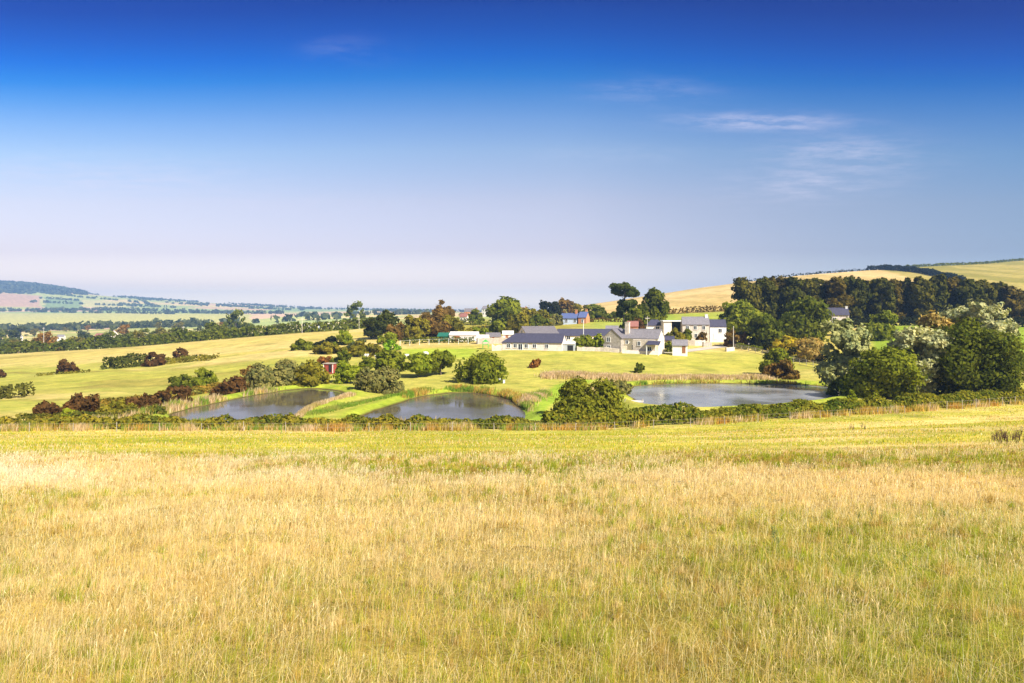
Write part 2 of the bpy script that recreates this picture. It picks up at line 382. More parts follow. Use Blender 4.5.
past = blend(past, farc, np.clip(farm_ * (1 - hillm * (GY < 1200)), 0, 1))
col = blend(nearc, past, beyond)
col = np.where((GY < 2)[..., None], nearc, col)
col = col * (0.75 + .5 * n_s)[..., None] * np.array([1.04, 1.0, .86])
attr(me, 'Col', 'FLOAT_COLOR', 'POINT', np.vstack([np.concatenate([col, np.ones(col.shape[:2] + (1,))], -1).reshape(-1, 4), [[.3, .27, .08, 1]]]))
gm, t = newmat('turf_and_fields')
ca = N(t, 'ShaderNodeAttribute'); ca.attribute_name = 'Col'
tcg = N(t, 'ShaderNodeTexCoord')
mpg = N(t, 'ShaderNodeMapping'); L(t, tcg.outputs['Object'], mpg.inputs[0]); mpg.inputs['Scale'].default_value = (.55, 1, 1)
f1 = noise(t, 1.6, 8, .72, mpg.outputs[0]); f2 = noise(t, .16, 5, .6, tcg.outputs['Object'])
g1 = ramp(t, f1, [(.28, (.55, .58, .5)), (.5, (1, 1, 1)), (.75, (1.3, 1.22, 1.2))])
g2 = ramp(t, f2, [(.3, (.85, .9, .8)), (.7, (1.12, 1.06, 1.1))])
f3 = noise(t, .45, 7, .65, mpg.outputs[0]); g3 = ramp(t, f3, [(.32, (.74, .80, .66)), (.5, (1, 1, 1)), (.7, (1.2, 1.12, 1.1))])
cc = mixc(t, 1, mixc(t, 1, mixc(t, 1, ca.outputs['Color'], g1, 'MULTIPLY'), g2, 'MULTIPLY'), g3, 'MULTIPLY')
p = N(t, 'ShaderNodeBsdfPrincipled'); L(t, cc, p.inputs['Base Color']); p.inputs['Roughness'].default_value = .95; p.inputs['Specular IOR Level'].default_value = .1
b = N(t, 'ShaderNodeBump'); b.inputs['Strength'].default_value = .7; b.inputs['Distance'].default_value = .25; L(t, f1, b.inputs['Height']); L(t, b.outputs[0], p.inputs['Normal'])
o = N(t, 'ShaderNodeOutputMaterial'); L(t, p.outputs[0], o.inputs[0])
go = link('ground', me, gm); tag(go, 'sloping dry meadow, pastures, stubble hill and valley fields', 'ground', kind='structure')
ZMIN, ZMAX = float(V[:, 2].min()), float(V[:, 2].max())

# ------------------------------------------------------------------ pond water
wm, t = newmat('pond_water')
tcw = N(t, 'ShaderNodeTexCoord'); mw = N(t, 'ShaderNodeMapping'); L(t, tcw.outputs['Object'], mw.inputs[0]); mw.inputs['Scale'].default_value = (1, 1.5, 1)
wn = noise(t, 2.2, 4, .6, mw.outputs[0]); wn2 = noise(t, .12, 3, .5, tcw.outputs['Object'])
p = N(t, 'ShaderNodeBsdfPrincipled')
L(t, ramp(t, wn2, [(.35, (.07, .055, .038)), (.65, (.10, .082, .06))]), p.inputs['Base Color'])
p.inputs['IOR'].default_value = 1.33
L(t, ramp(t, wn2, [(.4, (.05, .05, .05)), (.62, (.22, .22, .22))]), p.inputs['Roughness'])
b = N(t, 'ShaderNodeBump'); b.inputs['Strength'].default_value = .04; b.inputs['Distance'].default_value = .04; L(t, wn, b.inputs['Height']); L(t, b.outputs[0], p.inputs['Normal'])
o = N(t, 'ShaderNodeOutputMaterial'); L(t, p.outputs[0], o.inputs[0])
wm2 = wm.copy(); wm2.name = 'ruffled_pond_water'
for n in wm2.node_tree.nodes:
    if n.type == 'BUMP': n.inputs['Strength'].default_value = .12
    if n.type == 'VALTORGB' and n.color_ramp.elements[0].color[0] > .04: 
        n.color_ramp.elements[0].color = (.12, .12, .12, 1); n.color_ramp.elements[1].color = (.28, .28, .28, 1)
    elif n.type == 'VALTORGB':
        n.color_ramp.elements[0].color = (.085, .135, .10, 1); n.color_ramp.elements[1].color = (.12, .17, .13, 1)
for i, (zw, P) in enumerate(POND_XY):
    c = P.mean(0); Q = c + (P - c) * 1.0
    nrm = Q - c; nrm /= np.linalg.norm(nrm, axis=1)[:, None]; Q = Q + nrm * .5
    bm = np_mesh('pond_water', np.column_stack([Q - c, np.zeros(len(Q))]), np.arange(len(Q)), np.array([len(Q)]))
    if bm.polygons[0].normal.z < 0: bm.flip_normals()
    wo = link('pond_water', bm, wm2 if i == 2 else wm, loc=(c[0], c[1], zw))
    tag(wo, ['brown pond beside the long olive thicket, west of the grassy spit', 'brown pond below the round dark green bushes', 'wide grey-green pond below the stone farmhouse and meadow'][i], 'pond', kind='structure')

# ------------------------------------------------------------------ haze
hm, t = newmat('haze_air')
pv = N(t, 'ShaderNodeVolumePrincipled'); pv.inputs['Density'].default_value = HAZE_D = 0.0002
pv.inputs['Color'].default_value = (.30, .52, .92, 1); pv.inputs['Anisotropy'].default_value = 0.0
o = N(t, 'ShaderNodeOutputMaterial'); L(t, pv.outputs[0], o.inputs['Volume'])
hz0, hz1 = ZMIN - 1.0, ZMAX + 18.0
hv = np.array([(x, y, z) for z in (hz0, hz1) for x, y in ((-6650, -6650), (6650, -6650), (6650, 6650), (-6650, 6650))], float)
hf = [0,3,2,1, 4,5,6,7, 0,1,5,4, 1,2,6,5, 2,3,7,6, 3,0,4,7]
ho = link('haze', np_mesh('haze', hv, np.array(hf), np.full(6, 4)), hm); tag(ho, 'pale summer haze lying over the far valley and hills', 'haze', kind='stuff')
# ------------------------------------------------------------------ foliage
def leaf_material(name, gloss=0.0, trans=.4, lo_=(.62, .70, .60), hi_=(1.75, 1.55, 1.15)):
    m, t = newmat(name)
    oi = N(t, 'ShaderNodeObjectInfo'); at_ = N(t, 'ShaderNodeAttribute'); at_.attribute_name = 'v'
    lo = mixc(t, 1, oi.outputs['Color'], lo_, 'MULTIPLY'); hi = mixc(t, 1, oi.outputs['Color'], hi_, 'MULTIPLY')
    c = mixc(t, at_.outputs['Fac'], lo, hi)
    d = N(t, 'ShaderNodeBsdfDiffuse'); L(t, c, d.inputs[0])
    tr = N(t, 'ShaderNodeBsdfTranslucent'); L(t, mixc(t, 1, c, (1.1, 1.15, .6), 'MULTIPLY'), tr.inputs[0])
    mx = N(t, 'ShaderNodeMixShader'); mx.inputs[0].default_value = trans; L(t, d.outputs[0], mx.inputs[1]); L(t, tr.outputs[0], mx.inputs[2])
    out = mx
    if gloss:
        g = N(t, 'ShaderNodeBsdfGlossy'); g.inputs['Roughness'].default_value = .5; g.inputs['Color'].default_value = (.8, .82, .75, 1)
        mg = N(t, 'ShaderNodeMixShader'); mg.inputs[0].default_value = gloss; L(t, mx.outputs[0], mg.inputs[1]); L(t, g.outputs[0], mg.inputs[2]); out = mg
    o = N(t, 'ShaderNodeOutputMaterial'); L(t, out.outputs[0], o.inputs[0]); return m
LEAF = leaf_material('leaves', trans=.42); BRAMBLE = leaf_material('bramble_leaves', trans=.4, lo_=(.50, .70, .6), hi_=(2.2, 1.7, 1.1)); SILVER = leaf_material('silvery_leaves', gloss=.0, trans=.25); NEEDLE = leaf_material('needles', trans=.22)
BARK = simple('bark', (.13, .10, .075), .9, .35, 3)

def unit(v): return v / np.maximum(np.linalg.norm(v, axis=-1, keepdims=True), 1e-9)
def quads_from(P, Nn, size, g, stretch=1.7):
    n = len(P)
    tmp = g.normal(size=(n, 3)); T = unit(np.cross(Nn, tmp)); B = np.cross(Nn, T)
    s = size[:, None]
    return np.stack([P - T * s * stretch * .5, P + B * s * .5, P + T * s * stretch * .5, P - B * s * .5], 1).reshape(-1, 3)
def quad_mesh(name, V4, v):
    n = len(V4) // 4
    me = np_mesh(name, V4, np.arange(4 * n), np.full(n, 4)); attr(me, 'v', 'FLOAT', 'FACE', v); return me

def crown_pts(g, w, d, h, n, shape='dome', lobes=None):
    """points, normals and a light-dark value for leaves of a crown standing in a box w x d x h on z = 0"""
    K = lobes or int(g.integers(14, 22))
    if shape == 'dome':
        dr = unit(g.normal(size=(K, 3))); dr[:, 2] = np.abs(dr[:, 2]) * 1.0 - .12
        c = dr * g.uniform(.45, .72, (K, 1)) * np.array([w / 2, d / 2, h * .78]) + [0, 0, h * .22]
        rl = g.uniform(.24, .40, K) * min(w, d, h * 1.3) * .85
    elif shape == 'tree':
        dr = unit(g.normal(size=(K, 3)))
        c = dr * g.uniform(.42, .70, (K, 1)) * np.array([w / 2, d / 2, h / 2]) + [0, 0, h * .52]
        rl = g.uniform(.22, .38, K) * min(w, d, h)
    elif shape == 'wind':
        K = max(K, 34)                             # swept over by the wind: low on the weather side, high and blunt to lee
        xx = g.uniform(-.42, .42, K); hh = h * (.30 + .55 * sstep(-.5, .25, xx))
        c = np.stack([xx * w, g.uniform(-.36, .36, K) * d, g.uniform(.15, .85, K) * hh], 1)
        rl = g.uniform(.42, .62, K) * np.minimum(np.minimum(hh * 1.3, d * .8), w * .4); c[:, 2] = np.maximum(c[:, 2] - rl * .5, .05)
    elif shape == 'column':
        K = max(K, 30); zz_ = g.uniform(.05, .90, K); prof = np.where(zz_ > .72, 1 - 1.6 * (zz_ - .72), np.clip(.75 + zz_ * .4, 0, 1))
        a_ = g.uniform(0, 2 * math.pi, K); rr = np.sqrt(g.random(K)) * .34 * prof
        c = np.stack([np.cos(a_) * rr * w, np.sin(a_) * rr * d, zz_ * h], 1); rl = g.uniform(.30, .42, K) * min(w, d)
    elif shape == 'umbrella':
        a_ = g.uniform(0, 2 * math.pi, K); rr = np.sqrt(g.random(K)) * .40
        c = np.stack([np.cos(a_) * rr * w, np.sin(a_) * rr * d, h * (.45 + .25 * (1 - (rr / .4) ** 2)) + g.normal(0, .07, K) * h], 1); rl = g.uniform(.12, .2, K) * w
    elif shape == 'plume':                      # silver poplar: billowing upright heads
        K = max(K, 46)
        zz_ = g.uniform(.04, .95, K); prof = .55 + .45 * np.sin(np.clip(zz_ * 2.6 + .2, 0, 3))
        a_ = g.uniform(0, 2 * math.pi, K); rr = np.sqrt(g.random(K)) * .40 * prof
        c = np.stack([np.cos(a_) * rr * w, np.sin(a_) * rr * d, zz_ * h], 1); rl = g.uniform(.12, .22, K) * w
    # every limb carries smaller sprays of leaves; gaps between them let the dark inside show
    pr = rl ** 2; S_ = int(np.clip(n / (24 if shape == 'plume' else 38), 30, 330)); ks = g.choice(K, S_, p=pr / pr.sum()); sd = unit(g.normal(size=(S_, 3)))
    mid = np.array([0, 0, h * .45]); od = unit((c[ks] - mid) / np.array([w, d, h])); sd = unit(sd + .55 * od)
    sc_ = c[ks] + sd * rl[ks, None] * np.array([1, 1, .9]) * g.uniform(.55, .95, (S_, 1)); sr = rl[ks] * g.uniform(.30, .58, S_)
    pr = sr ** 2; k = g.choice(S_, n, p=pr / pr.sum())
    dr = unit(g.normal(size=(n, 3)))
    P = sc_[k] + dr * sr[k, None] * (1 - .55 * g.random((n, 1)) ** 2) * np.array([1, 1, .8])
    out = unit((P - mid) / np.array([w, d, h]))
    Nn = unit(dr * .9 + out * .45 + g.normal(0, .5, (n, 3)))
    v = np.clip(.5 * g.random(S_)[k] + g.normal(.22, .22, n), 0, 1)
    # twigs: stray leaves outside the outline
    m = g.random(n) < .05; P[m] += out[m] * g.uniform(.02, .12, (m.sum(), 1)) * min(w, h)
    if shape in ('dome', 'wind'): P[:, 2] = np.abs(P[:, 2])
    return P, Nn, v

def tube(P0, r, seg=7):
    """tapered tube through points"""
    P0 = np.array(P0, float); n = len(P0); V_ = []
    for i in range(n):
        t_ = unit(P0[min(i + 1, n - 1)] - P0[max(i - 1, 0)])
        a_ = unit(np.cross(t_, [.3, .9, .1])); b_ = np.cross(t_, a_)
        for k in range(seg):
            th = 2 * math.pi * k / seg
            V_.append(P0[i] + r[i] * (a_ * math.cos(th) + b_ * math.sin(th)))
    F_ = []
    for i in range(n - 1):
        for k in range(seg):
            F_.append([i * seg + k, i * seg + (k + 1) % seg, (i + 1) * seg + (k + 1) % seg, (i + 1) * seg + k])
    F_.append([0 + k for k in range(seg)][::-1]); F_.append([(n - 1) * seg + k for k in range(seg)])
    return V_, F_
class MB:
    def __init__(s): s.v = []; s.f = []
    def add(s, V_, F_):
        o = len(s.v); s.v += [tuple(map(float, p)) for p in V_]; s.f += [[i + o for i in f] for f in F_]
    def tube(s, P0, r, seg=7): s.add(*tube(P0, r, seg))
    def box(s, x0, x1, y0, y1, z0, z1):
        s.add([(x0,y0,z0),(x1,y0,z0),(x1,y1,z0),(x0,y1,z0),(x0,y0,z1),(x1,y0,z1),(x1,y1,z1),(x0,y1,z1)],
              [[0,3,2,1],[4,5,6,7],[0,1,5,4],[1,2,6,5],[2,3,7,6],[3,0,4,7]])
    def build(s, name, mat, parent=None, loc=None):
        me = bpy.data.meshes.new(name); me.from_pydata(s.v, [], s.f); me.update()
        return link(name, me, mat, parent, loc)
def trunk_mesh(g, h, top, r, lean=(0, 0), limbs=4):
    m = MB(); lx, ly = lean
    pts = [(0, 0, -.4)] + [(lx * (i / 4) ** 1.3 + g.normal(0, r * .3), ly * (i / 4) + g.normal(0, r * .3), h * i / 4) for i in range(1, 5)]
    m.tube(pts, [r * 1.35, r, r * .85, r * .65, r * .4])
    for k in range(limbs):
        a_ = g.uniform(0, 6.28); s_ = np.array(pts[2 + k % 3]); e = s_ + np.array([math.cos(a_), math.sin(a_), g.uniform(.7, 1.3)]) * top * g.uniform(.22, .4)
        m.tube([s_, (s_ + e) / 2 + [0, 0, top * .04], e], [r * .45, r * .3, r * .12], 5)
    return m

COLS = dict(olive=(.20,.18,.024), green=(.170,.195,.021), dark=(.06,.072,.016), maroon=(.115,.062,.024), brown=(.18,.115,.034), light=(.21,.25,.022), bright=(.19,.32,.02),
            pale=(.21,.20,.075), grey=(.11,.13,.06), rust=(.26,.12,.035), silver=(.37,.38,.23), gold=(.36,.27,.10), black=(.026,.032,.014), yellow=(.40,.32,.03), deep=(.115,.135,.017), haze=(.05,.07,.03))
PLANTS = []
def plant(name, label, cat, box, col, shape='dome', Y=None, k=1.0, sink=.06, trunk=0, depth=1.0, mat=None, group=None, lean=0, leafpx=2.3, seed=None, clear=0.0):
    """a bush or tree that fills the box (x0, x1, top, base) of the photograph and stands on the ground there"""
    x0, x1, y0, y1 = box; px = (x0 + x1) / 2
    if Y is None: X, Y, Z = hit(px, y1)
    else: X, Y, Z = at(px, Y)
    s = Y / F; w_ = (x1 - x0) * s; zt = -(y0 - HY) * s; h_ = max(zt - Z, .4)
    g = np.random.default_rng(seed if seed is not None else len(PLANTS) * 13 + 5)
    lp = leafpx * s
    area = (x1 - x0) * max(h_ / s, 4)
    n = int(np.clip(area * 8 / (leafpx / 2) ** 2 * k, 120, 26000))
    c = COLS[col] if isinstance(col, str) else col
    d_ = min(w_, h_ * 1.5) * depth
    zb = clear * h_
    P, Nn, v = crown_pts(g, w_ * .92, d_ * .92, (h_ - zb) * (.96 if shape != 'dome' else 1.0), n, shape, None if area < 3000 else 34)
    P[:, 2] += zb - sink * h_ * (clear == 0)
    P[:, 0] += lean * P[:, 2]
    # fit the outline to its box
    lo, hi = np.percentile(P[:, 0], [1.0, 99.0]); P[:, 0] = (P[:, 0] - (lo + hi) / 2) * (w_ / max(hi - lo, .1))
    P[:, 2] *= h_ / max(np.percentile(P[:, 2], 99.4), .1)
    sz = lp * g.uniform(.6, 1.35, n)
    fm = quad_mesh(name + '_foliage', quads_from(P, Nn, sz, g), v)
    mt = mat or LEAF
    if trunk:
        root = empty(name, (X, Y, Z), 0, label, cat, group)
        tm = trunk_mesh(g, h_ * .62, h_, trunk, (lean * h_ * .5, 0), 5).build('trunk', BARK, root)
        fo = link('crown', fm, mt, root); fo.color = (*c, 1)
    else:
        m2 = MB()
        root = link(name, fm, mt, None, (X, Y, Z)); root.color = (*c, 1); tag(root, label, cat, group)
    PLANTS.append(root); return root

B = lambda *a, **k: plant('bush', a[0], 'bush', *a[1:], **k)
T = lambda *a, **k: plant('tree', a[0], 'tree', *a[1:], **{'trunk': .22, **k})
# pasture on the left
B('dark bush cut off by the left edge, above the lower olive thicket', (-16,4,370,378), 'maroon')
B('lone dark red rounded bush in the upper pasture', (59,77,360,373), 'maroon')
B('reddish brown bush touching the end of the windswept pasture thicket', (145,163,353,366), 'maroon')
B('small dark red bush rising out of the flat olive scrub', (173,188,349,360), 'maroon')
B('dark maroon bush at the lower left end of the pondside scrub', (33,57,403,419), 'maroon', 'wind', Y=88)
B('dark maroon windswept bush behind the roadside hedge', (55,99,395,417), 'maroon', 'wind', Y=90, lean=.3)
B('small bright green bush in front of the dark maroon windswept bush', (57,74,409,421), 'light', Y=84)
B('low olive bush between the maroon windswept bush and the red scrub', (96,134,401,416), 'olive', 'wind', Y=90)
B('low dark red bush, nearest of the red scrub above the narrow pond tip', (124,152,395,408), 'maroon', 'wind', Y=97)
B('middle dark red bush of the scrub above the narrow pond tip', (146,172,390,405), 'maroon', 'wind', Y=101)
B('highest dark red bush of the scrub above the narrow pond tip', (162,188,387,402), 'maroon', 'wind', Y=105)
B('small round dark green bush under the taller upright bush', (170,189,376,389), 'deep')
B('upright dark green bush standing alone above the red scrub', (192,215,369,388), 'green')
B('low maroon bush between the upright bush and the long thicket', (212,246,377,392), 'maroon', 'wind', Y=116)
B('brownish bush leaning on the west end of the long olive thicket', (238,262,368,390), 'brown', Y=119)
B('olive thicket with pale tips, west end of the long row above the pond', (246,286,365,391), 'pale', Y=119)
B('tall middle bush of the long pale tipped thicket above the pond', (266,310,361,390), 'pale', Y=122, depth=.8)
B('dark green bush at the east end of the long pale tipped thicket', (292,326,363,389), 'olive', Y=121)
# thicket on the crest
B('small mid green bush at the west end of the crest thicket', (291,313,340,353), 'green', Y=200)
B('dark bare looking maroon bush along the top of the crest thicket', (308,338,337,352), 'black', 'wind', Y=215, lean=.3)
B('bright green round bush on top of the crest thicket', (334,352,331,345), 'light', Y=215)
B('wide olive bush in the middle of the crest thicket', (314,350,343,358), 'olive', Y=186)
B('grey green bush below the bright green crest bush', (347,368,340,353), 'grey', Y=200)
B('olive brown bush at the east end of the crest thicket', (352,380,342,362), 'olive', Y=178)
B('dark green bush between the red shed and the crest thicket', (331,349,351,368), 'deep', Y=152)
B('small rusty bush just above the roof of the red shed', (318,331,357,364), 'rust', Y=160)
B('light green young bush right of the red shed', (336,360,362,386), 'light', Y=126, k=.8)
T('slender green young tree between the red shed and the big pondside bush', (359,375,357,377), 'green', 'tree', Y=140, trunk=.08)
T('leafy green tree behind the pale pondside bush', (376,404,351,379), 'green', 'tree', Y=142, trunk=.12)
B('large pale olive bush overhanging the bank between the two west ponds', (357,402,369,398), 'pale', Y=112.5, k=1.1)
T('green tree, western one of the pair beside the dark round bush', (407,431,354,384), 'light', 'tree', Y=134, trunk=.12, clear=.16)
T('green tree, eastern one of the pair beside the dark round bush', (429,453,352,384), 'green', 'tree', Y=136, trunk=.12, clear=.16)
B('big dark green dome shaped bush at the corner of the meadow', (460,503,354,384), 'green', Y=126, k=1.2)
# big windswept tree and its neighbours
T('dark windswept tree leaning east on the crest skyline', (366,394,313,345), 'dark', 'tree', Y=235, trunk=.3, lean=.35, clear=.12)
B('yellow green bush under the leaning windswept tree', (378,396,333,347), 'light', Y=212)
B('bright green clipped bush at the corner of the lawn', (384,400,341,351), 'bright', Y=188)
B('brown olive bush behind the bright clipped bush', (387,406,324,343), 'brown', Y=225)
# trees behind the pale barn
T('broad olive brown tree nearest the west end of the pale barn', (401,428,317,343), 'olive', 'tree', Y=226)
T('russet olive tree standing directly behind the pale barn roof', (419,448,311,340), 'brown', 'tree', Y=236)
T('rounded brown topped tree rising above the others on the skyline by the barn', (435,453,302,325), 'brown', 'tree', Y=275, clear=.1)
T('olive tree behind the east half of the pale barn', (441,462,316,337), 'olive', 'tree', Y=245)
T('small dark round tree between the brick village houses', (470,483,310,322), 'deep', 'tree', Y=330)
T('tall broad green tree on the village skyline', (489,519,299,328), 'green', 'tree', Y=300, clear=.05)
B('yellow green bush in front of the white roofed cottage', (466,488,328,338), 'light', Y=235)
B('dark green bush below the tall skyline tree', (490,510,320,336), 'green', Y=250)
B('olive bush between the skyline tree and the barn gable', (504,528,315,333), 'olive', Y=248)
B('olive shrub behind the purple barn roof', (522,548,309,326), 'olive', Y=300)
B('dark green shrub behind the purple barn roof', (528,548,315,328), 'deep', Y=280)
B('pale green shrub left of the blue house', (542,562,315,329), 'pale', Y=285)
T('dark leafless looking tree, westernmost of the clump above the blue house', (541,560,302,316), 'black', 'tree', Y=380)
T('brown topped tree in the clump above the blue house', (557,575,300,316), 'brown', 'tree', Y=390)
T('olive tree at the east end of the clump above the blue house', (570,590,304,316), 'olive', 'tree', Y=390)
B('low green scrub between the tree clump and the stubble hill', (583,604,305,318), 'green', Y=360)
B('dark green thicket below the stubble hill near the pine', (588,616,308,321), 'deep', Y=310)
B('yellow green shrubs right of the orange brick house end', (582,604,312,326), 'olive', Y=320)
B('green garden bush west half of the clump in front of the long barn', (571,592,336,350), 'green', Y=172)
B('green garden bush east half of the clump in front of the long barn', (588,609,335,350), 'light', Y=172)
# by the farmhouse
B('dark red hued shrub behind the farmhouse chimney', (632,645,320,331), 'maroon', Y=205)
T('dark green windswept tree beside the tall pine', (639,667,291,330), 'deep', 'tree', Y=228, lean=.22, trunk=.3)
B('dark green shrub at the foot of the pine', (622,650,310,332), 'deep', Y=222)
B('olive bush between farmhouse and long stone house', (667,685,330,346), 'olive', Y=186)
B('little dark bush against the slate roofed shed', (664,674,342,352), 'green', Y=172)
B('small green shrub at the corner of the long stone house', (683,691,330,338), 'green', Y=196)
B('brown garden shrub in front of the long stone house', (697,706,333,339), 'brown', Y=193)
B('brown rusty tuft in the middle of the meadow', (530,540,360,368), 'rust')
B('small dark round bush at the edge of the meadow above the wide pond', (635,644,364,373), 'deep')
# right of the houses
T('large mixed green tree right of the white house wing', (722,768,303,348), 'green', 'tree', Y=216, trunk=.3)
B('brownish shrub at the foot of the mixed green tree', (726,746,332,347), 'brown', Y=186)
T('round green tree beside the dome shaped dark tree', (752,781,317,347), 'deep', 'tree', Y=184)
T('big dark green dome shaped tree below the pale roadside cottage', (779,827,301,343), 'deep', 'tree', Y=196, trunk=.35, sink=.1)
B('yellow flowering shrub above the rail fence', (773,802,337,350), 'yellow', Y=172)
B('orange and yellow shrub beside the silver willow', (798,824,339,361), 'gold', Y=158)
B('green bush on the meadow bank of the wide pond', (761,791,350,374), 'green', Y=133)
B('brownish low bush nestled against the green pond bank bush', (768,797,361,378), 'brown', Y=129)
plant('willow', 'grey green willow with pale tips at the end of the wide pond', 'tree', (824,872,322,398), (.30,.32,.16), 'plume', Y=113, trunk=.3, depth=.9, mat=SILVER, k=1.3, seed=77)
B('green shrub on the grassy slope under the dark tree row', (865,894,313,343), 'green', Y=190)
plant('poplar', 'silver leaved poplar nearest the bright green slope', 'tree', (896,946,330,402), 'silver', 'plume', Y=103, trunk=.25, mat=SILVER, lean=.0)  # whole crown in its sunlit silver; the green tree in front gives its shaded side
plant('poplar', 'golden leaved poplar behind the silver ones', 'tree', (912,952,316,400), 'gold', 'plume', Y=117, trunk=.25, mat=SILVER)
plant('poplar', 'silver poplar in the middle behind the dark green tree', 'tree', (942,986,310,398), 'silver', 'plume', Y=119, trunk=.25, mat=SILVER)
plant('poplar', 'tallest silver poplar, standing at the right of the group', 'tree', (968,1009,305,398), 'silver', 'plume', Y=116, trunk=.25, mat=SILVER)
T('broad dark green tree in front of the silver poplars', (936,1014,326,410), (.10,.12,.017), 'tree', Y=102, trunk=.3, sink=.02, k=1.0)
T('dark green bushy tree left of the broad dark tree', (862,916,350,408), 'green', 'tree', Y=102, trunk=.2, sink=.02)  # separate dark crown put in as the shaded left side of the poplar
B('green bush between the willow and the small white roof', (846,892,364,404), 'green', Y=103)
B('dark green bush under the willow at the water edge', (832,866,376,402), 'deep', Y=107)
B('olive bush at the right end of the trees by the field edge', (1002,1022,378,408), 'olive', Y=101)
B('green bush at the right edge, on the slope above the field', (1014,1036,354,372), 'deep', Y=140)
B('large olive green bush rising from behind the long hedge', (555,620,381,423), (.18,.19,.022), Y=83.5, k=1.1, depth=.8)
B('upright light green sapling by the east tip of the wide pond', (848,856,391,412), 'light', Y=90)
B('small pale tan bush at the west end of the wide pond', (606,630,381,398), 'pale', Y=106)
# pine by the farmhouse
def pine():
    X, Y, Z = at(625, 226); s = Y / F
    root = empty('pine_tree', (X, Y, Z), 0, 'tall flat topped pine with bare upper trunk on the skyline', 'tree')
    g = np.random.default_rng(91)
    H_ = -(283 - HY) * s - Z
    m = MB(); m.tube([(-.6, 0, -.4), (-.4, 0, H_ * .3), (-.2, 0, H_ * .6), (0, 0, H_ * .8), (.2, 0, H_ * .93)], [.38, .3, .25, .2, .1])
    tips = []
    for k in range(27):                                # boughs, each with a flat pad of needles at its tip
        up_ = k < 16; z0 = H_ * (g.uniform(.66, .86) if up_ else g.uniform(.30, .56)); a_ = k * 2.4 + g.normal(0, .3); l_ = g.uniform(1.6, 3.7) * (1 if up_ else .85)
        e = np.array([.1 + math.cos(a_) * l_, math.sin(a_) * l_, z0 + g.uniform(.8, 1.9)]); tips.append((e, g.uniform(.8, 1.5)))
        m.tube([(-.15, 0, z0), (math.cos(a_) * l_ * .5, math.sin(a_) * l_ * .5, z0 + .5), e], [.12, .09, .04], 5)
    tips.append((np.array([.2, 0, H_ * .95]), 1.3)); m.build('trunk', BARK, root)
    PP, NN, vv = [], [], []
    for e, r_ in tips:
        n = int(260 * r_ ** 2); dr = unit(g.normal(size=(n, 3))); lump = g.uniform(.75, 1.1, (n, 1))
        PP.append(e + dr * r_ * lump * np.array([1.1, 1.1, .7]) + g.normal(0, .12, (n, 3))); NN.append(unit(dr + g.normal(0, .5, (n, 3)))); vv.append(np.clip(g.uniform(.1, .5) + g.normal(.1, .2, n), 0, 1))
    P = np.concatenate(PP); c = link('crown', quad_mesh('pine_crown', quads_from(P, np.concatenate(NN), g.uniform(.3, .65, len(P)), g), np.concatenate(vv)), NEEDLE, root); c.color = (.065, .085, .018, 1)
pine()
# row of dark trees under the hill
row = [(736,758,278),(750,775,279),(766,790,277),(782,803,277),(799,818,279),(812,832,278),(826,848,277),(844,866,277),(862,880,279),(874,892,278),(886,902,279),(897,914,279),(911,930,277),(925,946,275),(941,962,277),(957,978,279),(972,994,280),(988,1010,282),(1003,1026,286),(1018,1042,291),(1034,1060,293),(1056,1082,294)]
for i, (x0, x1, y0) in enumerate(row):
    first = i < 4
    lab = 'dark leafy tree in the close planted row under the hill'
    if first: lab = ['westernmost dark olive tree of the row under the hill', 'second dark olive tree from the west in the row under the hill', 'dark brownish tree third from the west in the row under the hill', 'dark tree beside the first gap in the row under the hill'][i]
    plant('row_tree', lab, 'tree', (x0 - 1, x1 + 1, y0 + 2, 325), [(.085,.080,.014), (.066,.068,.012), (.092,.072,.015), (.058,.062,.012)][i % 4], 'column', Y=238 + (i % 3) * 3 - 8 * first, trunk=.22, depth=.9, mat=NEEDLE, group='dark trees planted in a row under the hill', leafpx=2.2, sink=.0, clear=.04, k=1.4)
